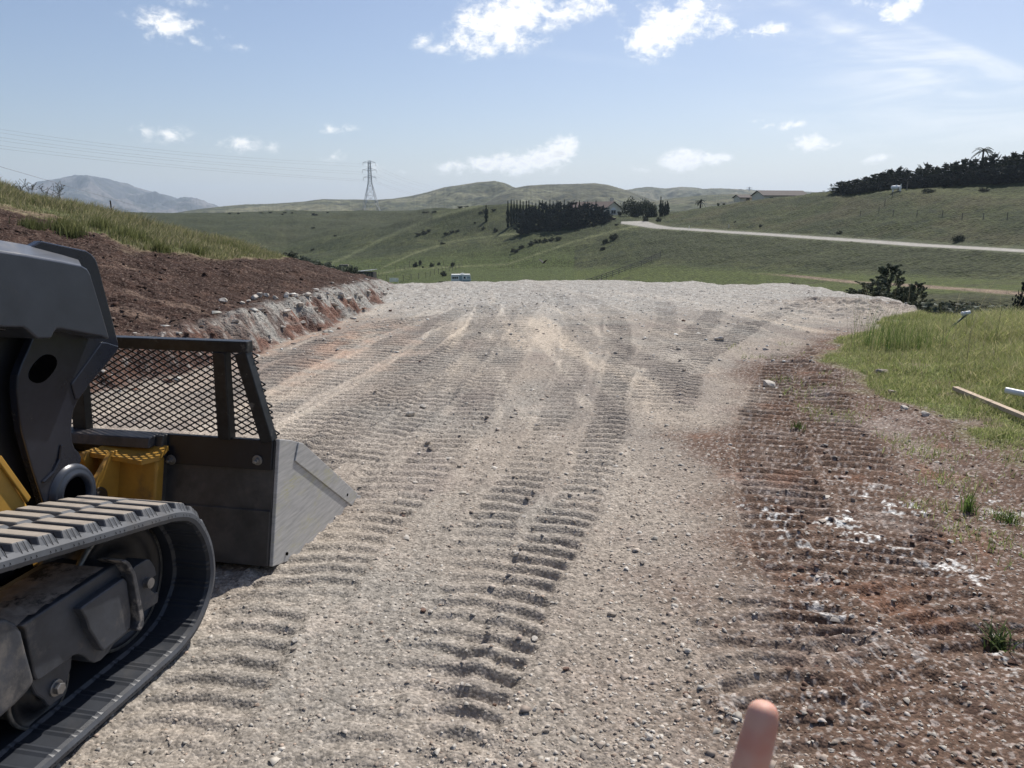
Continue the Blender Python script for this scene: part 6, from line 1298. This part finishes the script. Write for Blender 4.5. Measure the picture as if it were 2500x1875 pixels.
# ------------------------------------------------------------------ the photographer's hand, index finger raised into the bottom of the view
HB = .375
def cpt(x, y, d): r = ray(x, y); return Vector((0, 0, EYE))+r*d
tip = cpt(1866, 1708, HB); mid = cpt(1843, 1830, HB*1.0); low = cpt(1797, 1990, HB*1.02); knk = cpt(1738, 2180, HB*1.03)
rt = Vector((1, 0, 0)); dn = (knk-tip).normalized(); fw = ray(1800, 1900).normalized(); sdv = dn.cross(fw).normalized()
if sdv.x < 0: sdv = -sdv
wr = knk+dn*.095-sdv*-.02; V = []; E_ = []; RD = []
def nv(p, r): V.append(p); RD.append(r); return len(V)-1
iw2 = nv(wr+dn*.12, .030); iw = nv(wr, .027); ip = nv(knk+dn*.05+sdv*.02, .030); E_ += [(iw2, iw), (iw, ip)]
k1 = nv(knk, .0105); E_.append((ip, k1)); a = nv(low, .0096); b = nv(mid, .0089); c = nv(cpt(1862, 1755, HB), .0084); d = nv(tip, .0070); E_ += [(k1, a), (a, b), (b, c), (c, d)]
for j, (off, L_f) in enumerate([(.022, 1.05), (.042, .98), (.060, .82)]):
    kb = knk+sdv*off+dn*(.004+j*.005); n0 = nv(kb, .0105); n1 = nv(kb-dn*.030*L_f-fw*.022, .0092); n2 = nv(kb-dn*.012-fw*.042*L_f, .0086); n3 = nv(kb+dn*.012-fw*.032, .0078); E_ += [(ip, n0), (n0, n1), (n1, n2), (n2, n3)]
t0 = nv(knk+dn*.05-sdv*.022-fw*.008, .0125); t1 = nv(knk+dn*.022-sdv*.030-fw*.022, .0105); t2 = nv(knk-dn*.004-sdv*.018-fw*.036, .009); E_ += [(ip, t0), (t0, t1), (t1, t2)]
me = bpy.data.meshes.new('hand'); me.from_pydata([tuple(v-wr) for v in V], E_, []); ho = bpy.data.objects.new('hand', me); COL.objects.link(ho); ho.location = wr
sk = ho.modifiers.new('skin', 'SKIN'); sk.use_smooth_shade = True
for i, r in enumerate(RD): me.skin_vertices[0].data[i].radius = (r, r)
me.skin_vertices[0].data[1].use_root = True
ss = ho.modifiers.new('sub', 'SUBSURF'); ss.levels = 2; ss.render_levels = 3
m_, nt_, b_ = mat_new('skin'); N_ = nt_.nodes; tx = N_.new('ShaderNodeTexCoord'); nn_ = N_.new('ShaderNodeTexNoise'); nn_.inputs['Scale'].default_value = 60; nt_.links.new(tx.outputs['Object'], nn_.inputs['Vector'])
cr_ = N_.new('ShaderNodeValToRGB'); cr_.color_ramp.elements[0].color = (.62, .30, .22, 1); cr_.color_ramp.elements[1].color = (.64, .38, .29, 1); cr_.color_ramp.elements[0].position = .35; cr_.color_ramp.elements[1].position = .65
bq_ = N_.new('ShaderNodeTexNoise'); bq_.inputs['Scale'].default_value = 700; bq_.inputs['Detail'].default_value = 3; nt_.links.new(tx.outputs['Object'], bq_.inputs['Vector']); bb_ = N_.new('ShaderNodeBump'); bb_.inputs['Strength'].default_value = .1; bb_.inputs['Distance'].default_value = .0006; nt_.links.new(bq_.outputs['Fac'], bb_.inputs['Height']); nt_.links.new(bb_.outputs[0], b_.inputs['Normal']); nt_.links.new(nn_.outputs['Fac'], cr_.inputs[0]); nt_.links.new(cr_.outputs[0], b_.inputs['Base Color']); b_.inputs['Roughness'].default_value = .6; b_.inputs['Subsurface Weight'].default_value = .3; b_.inputs['Subsurface Radius'].default_value = (.01, .004, .002); b_.inputs['Subsurface Scale'].default_value = .5
me.materials.append(m_); tag(ho, 'bare hand with one raised finger, its tip entering at the bottom edge over the soil', 'hand')

# ------------------------------------------------------------------ haze over the whole country
bm = bmesh.new(); add_box(bm, (0, 3000, 210), (26000, 24000, 560)); hz = link('haze', bm_mesh('haze', bm)); tag(hz, kind='stuff')
m_ = bpy.data.materials.new('air'); m_.use_nodes = True; nt_ = m_.node_tree; nt_.nodes.remove(nt_.nodes['Principled BSDF']); pv = nt_.nodes.new('ShaderNodeVolumePrincipled')
pv.inputs['Density'].default_value = .95e-4; pv.inputs['Color'].default_value = (.72, .85, 1, 1); pv.inputs['Anisotropy'].default_value = .25; nt_.links.new(pv.outputs[0], nt_.nodes['Material Output'].inputs['Volume']); hz.data.materials.append(m_)
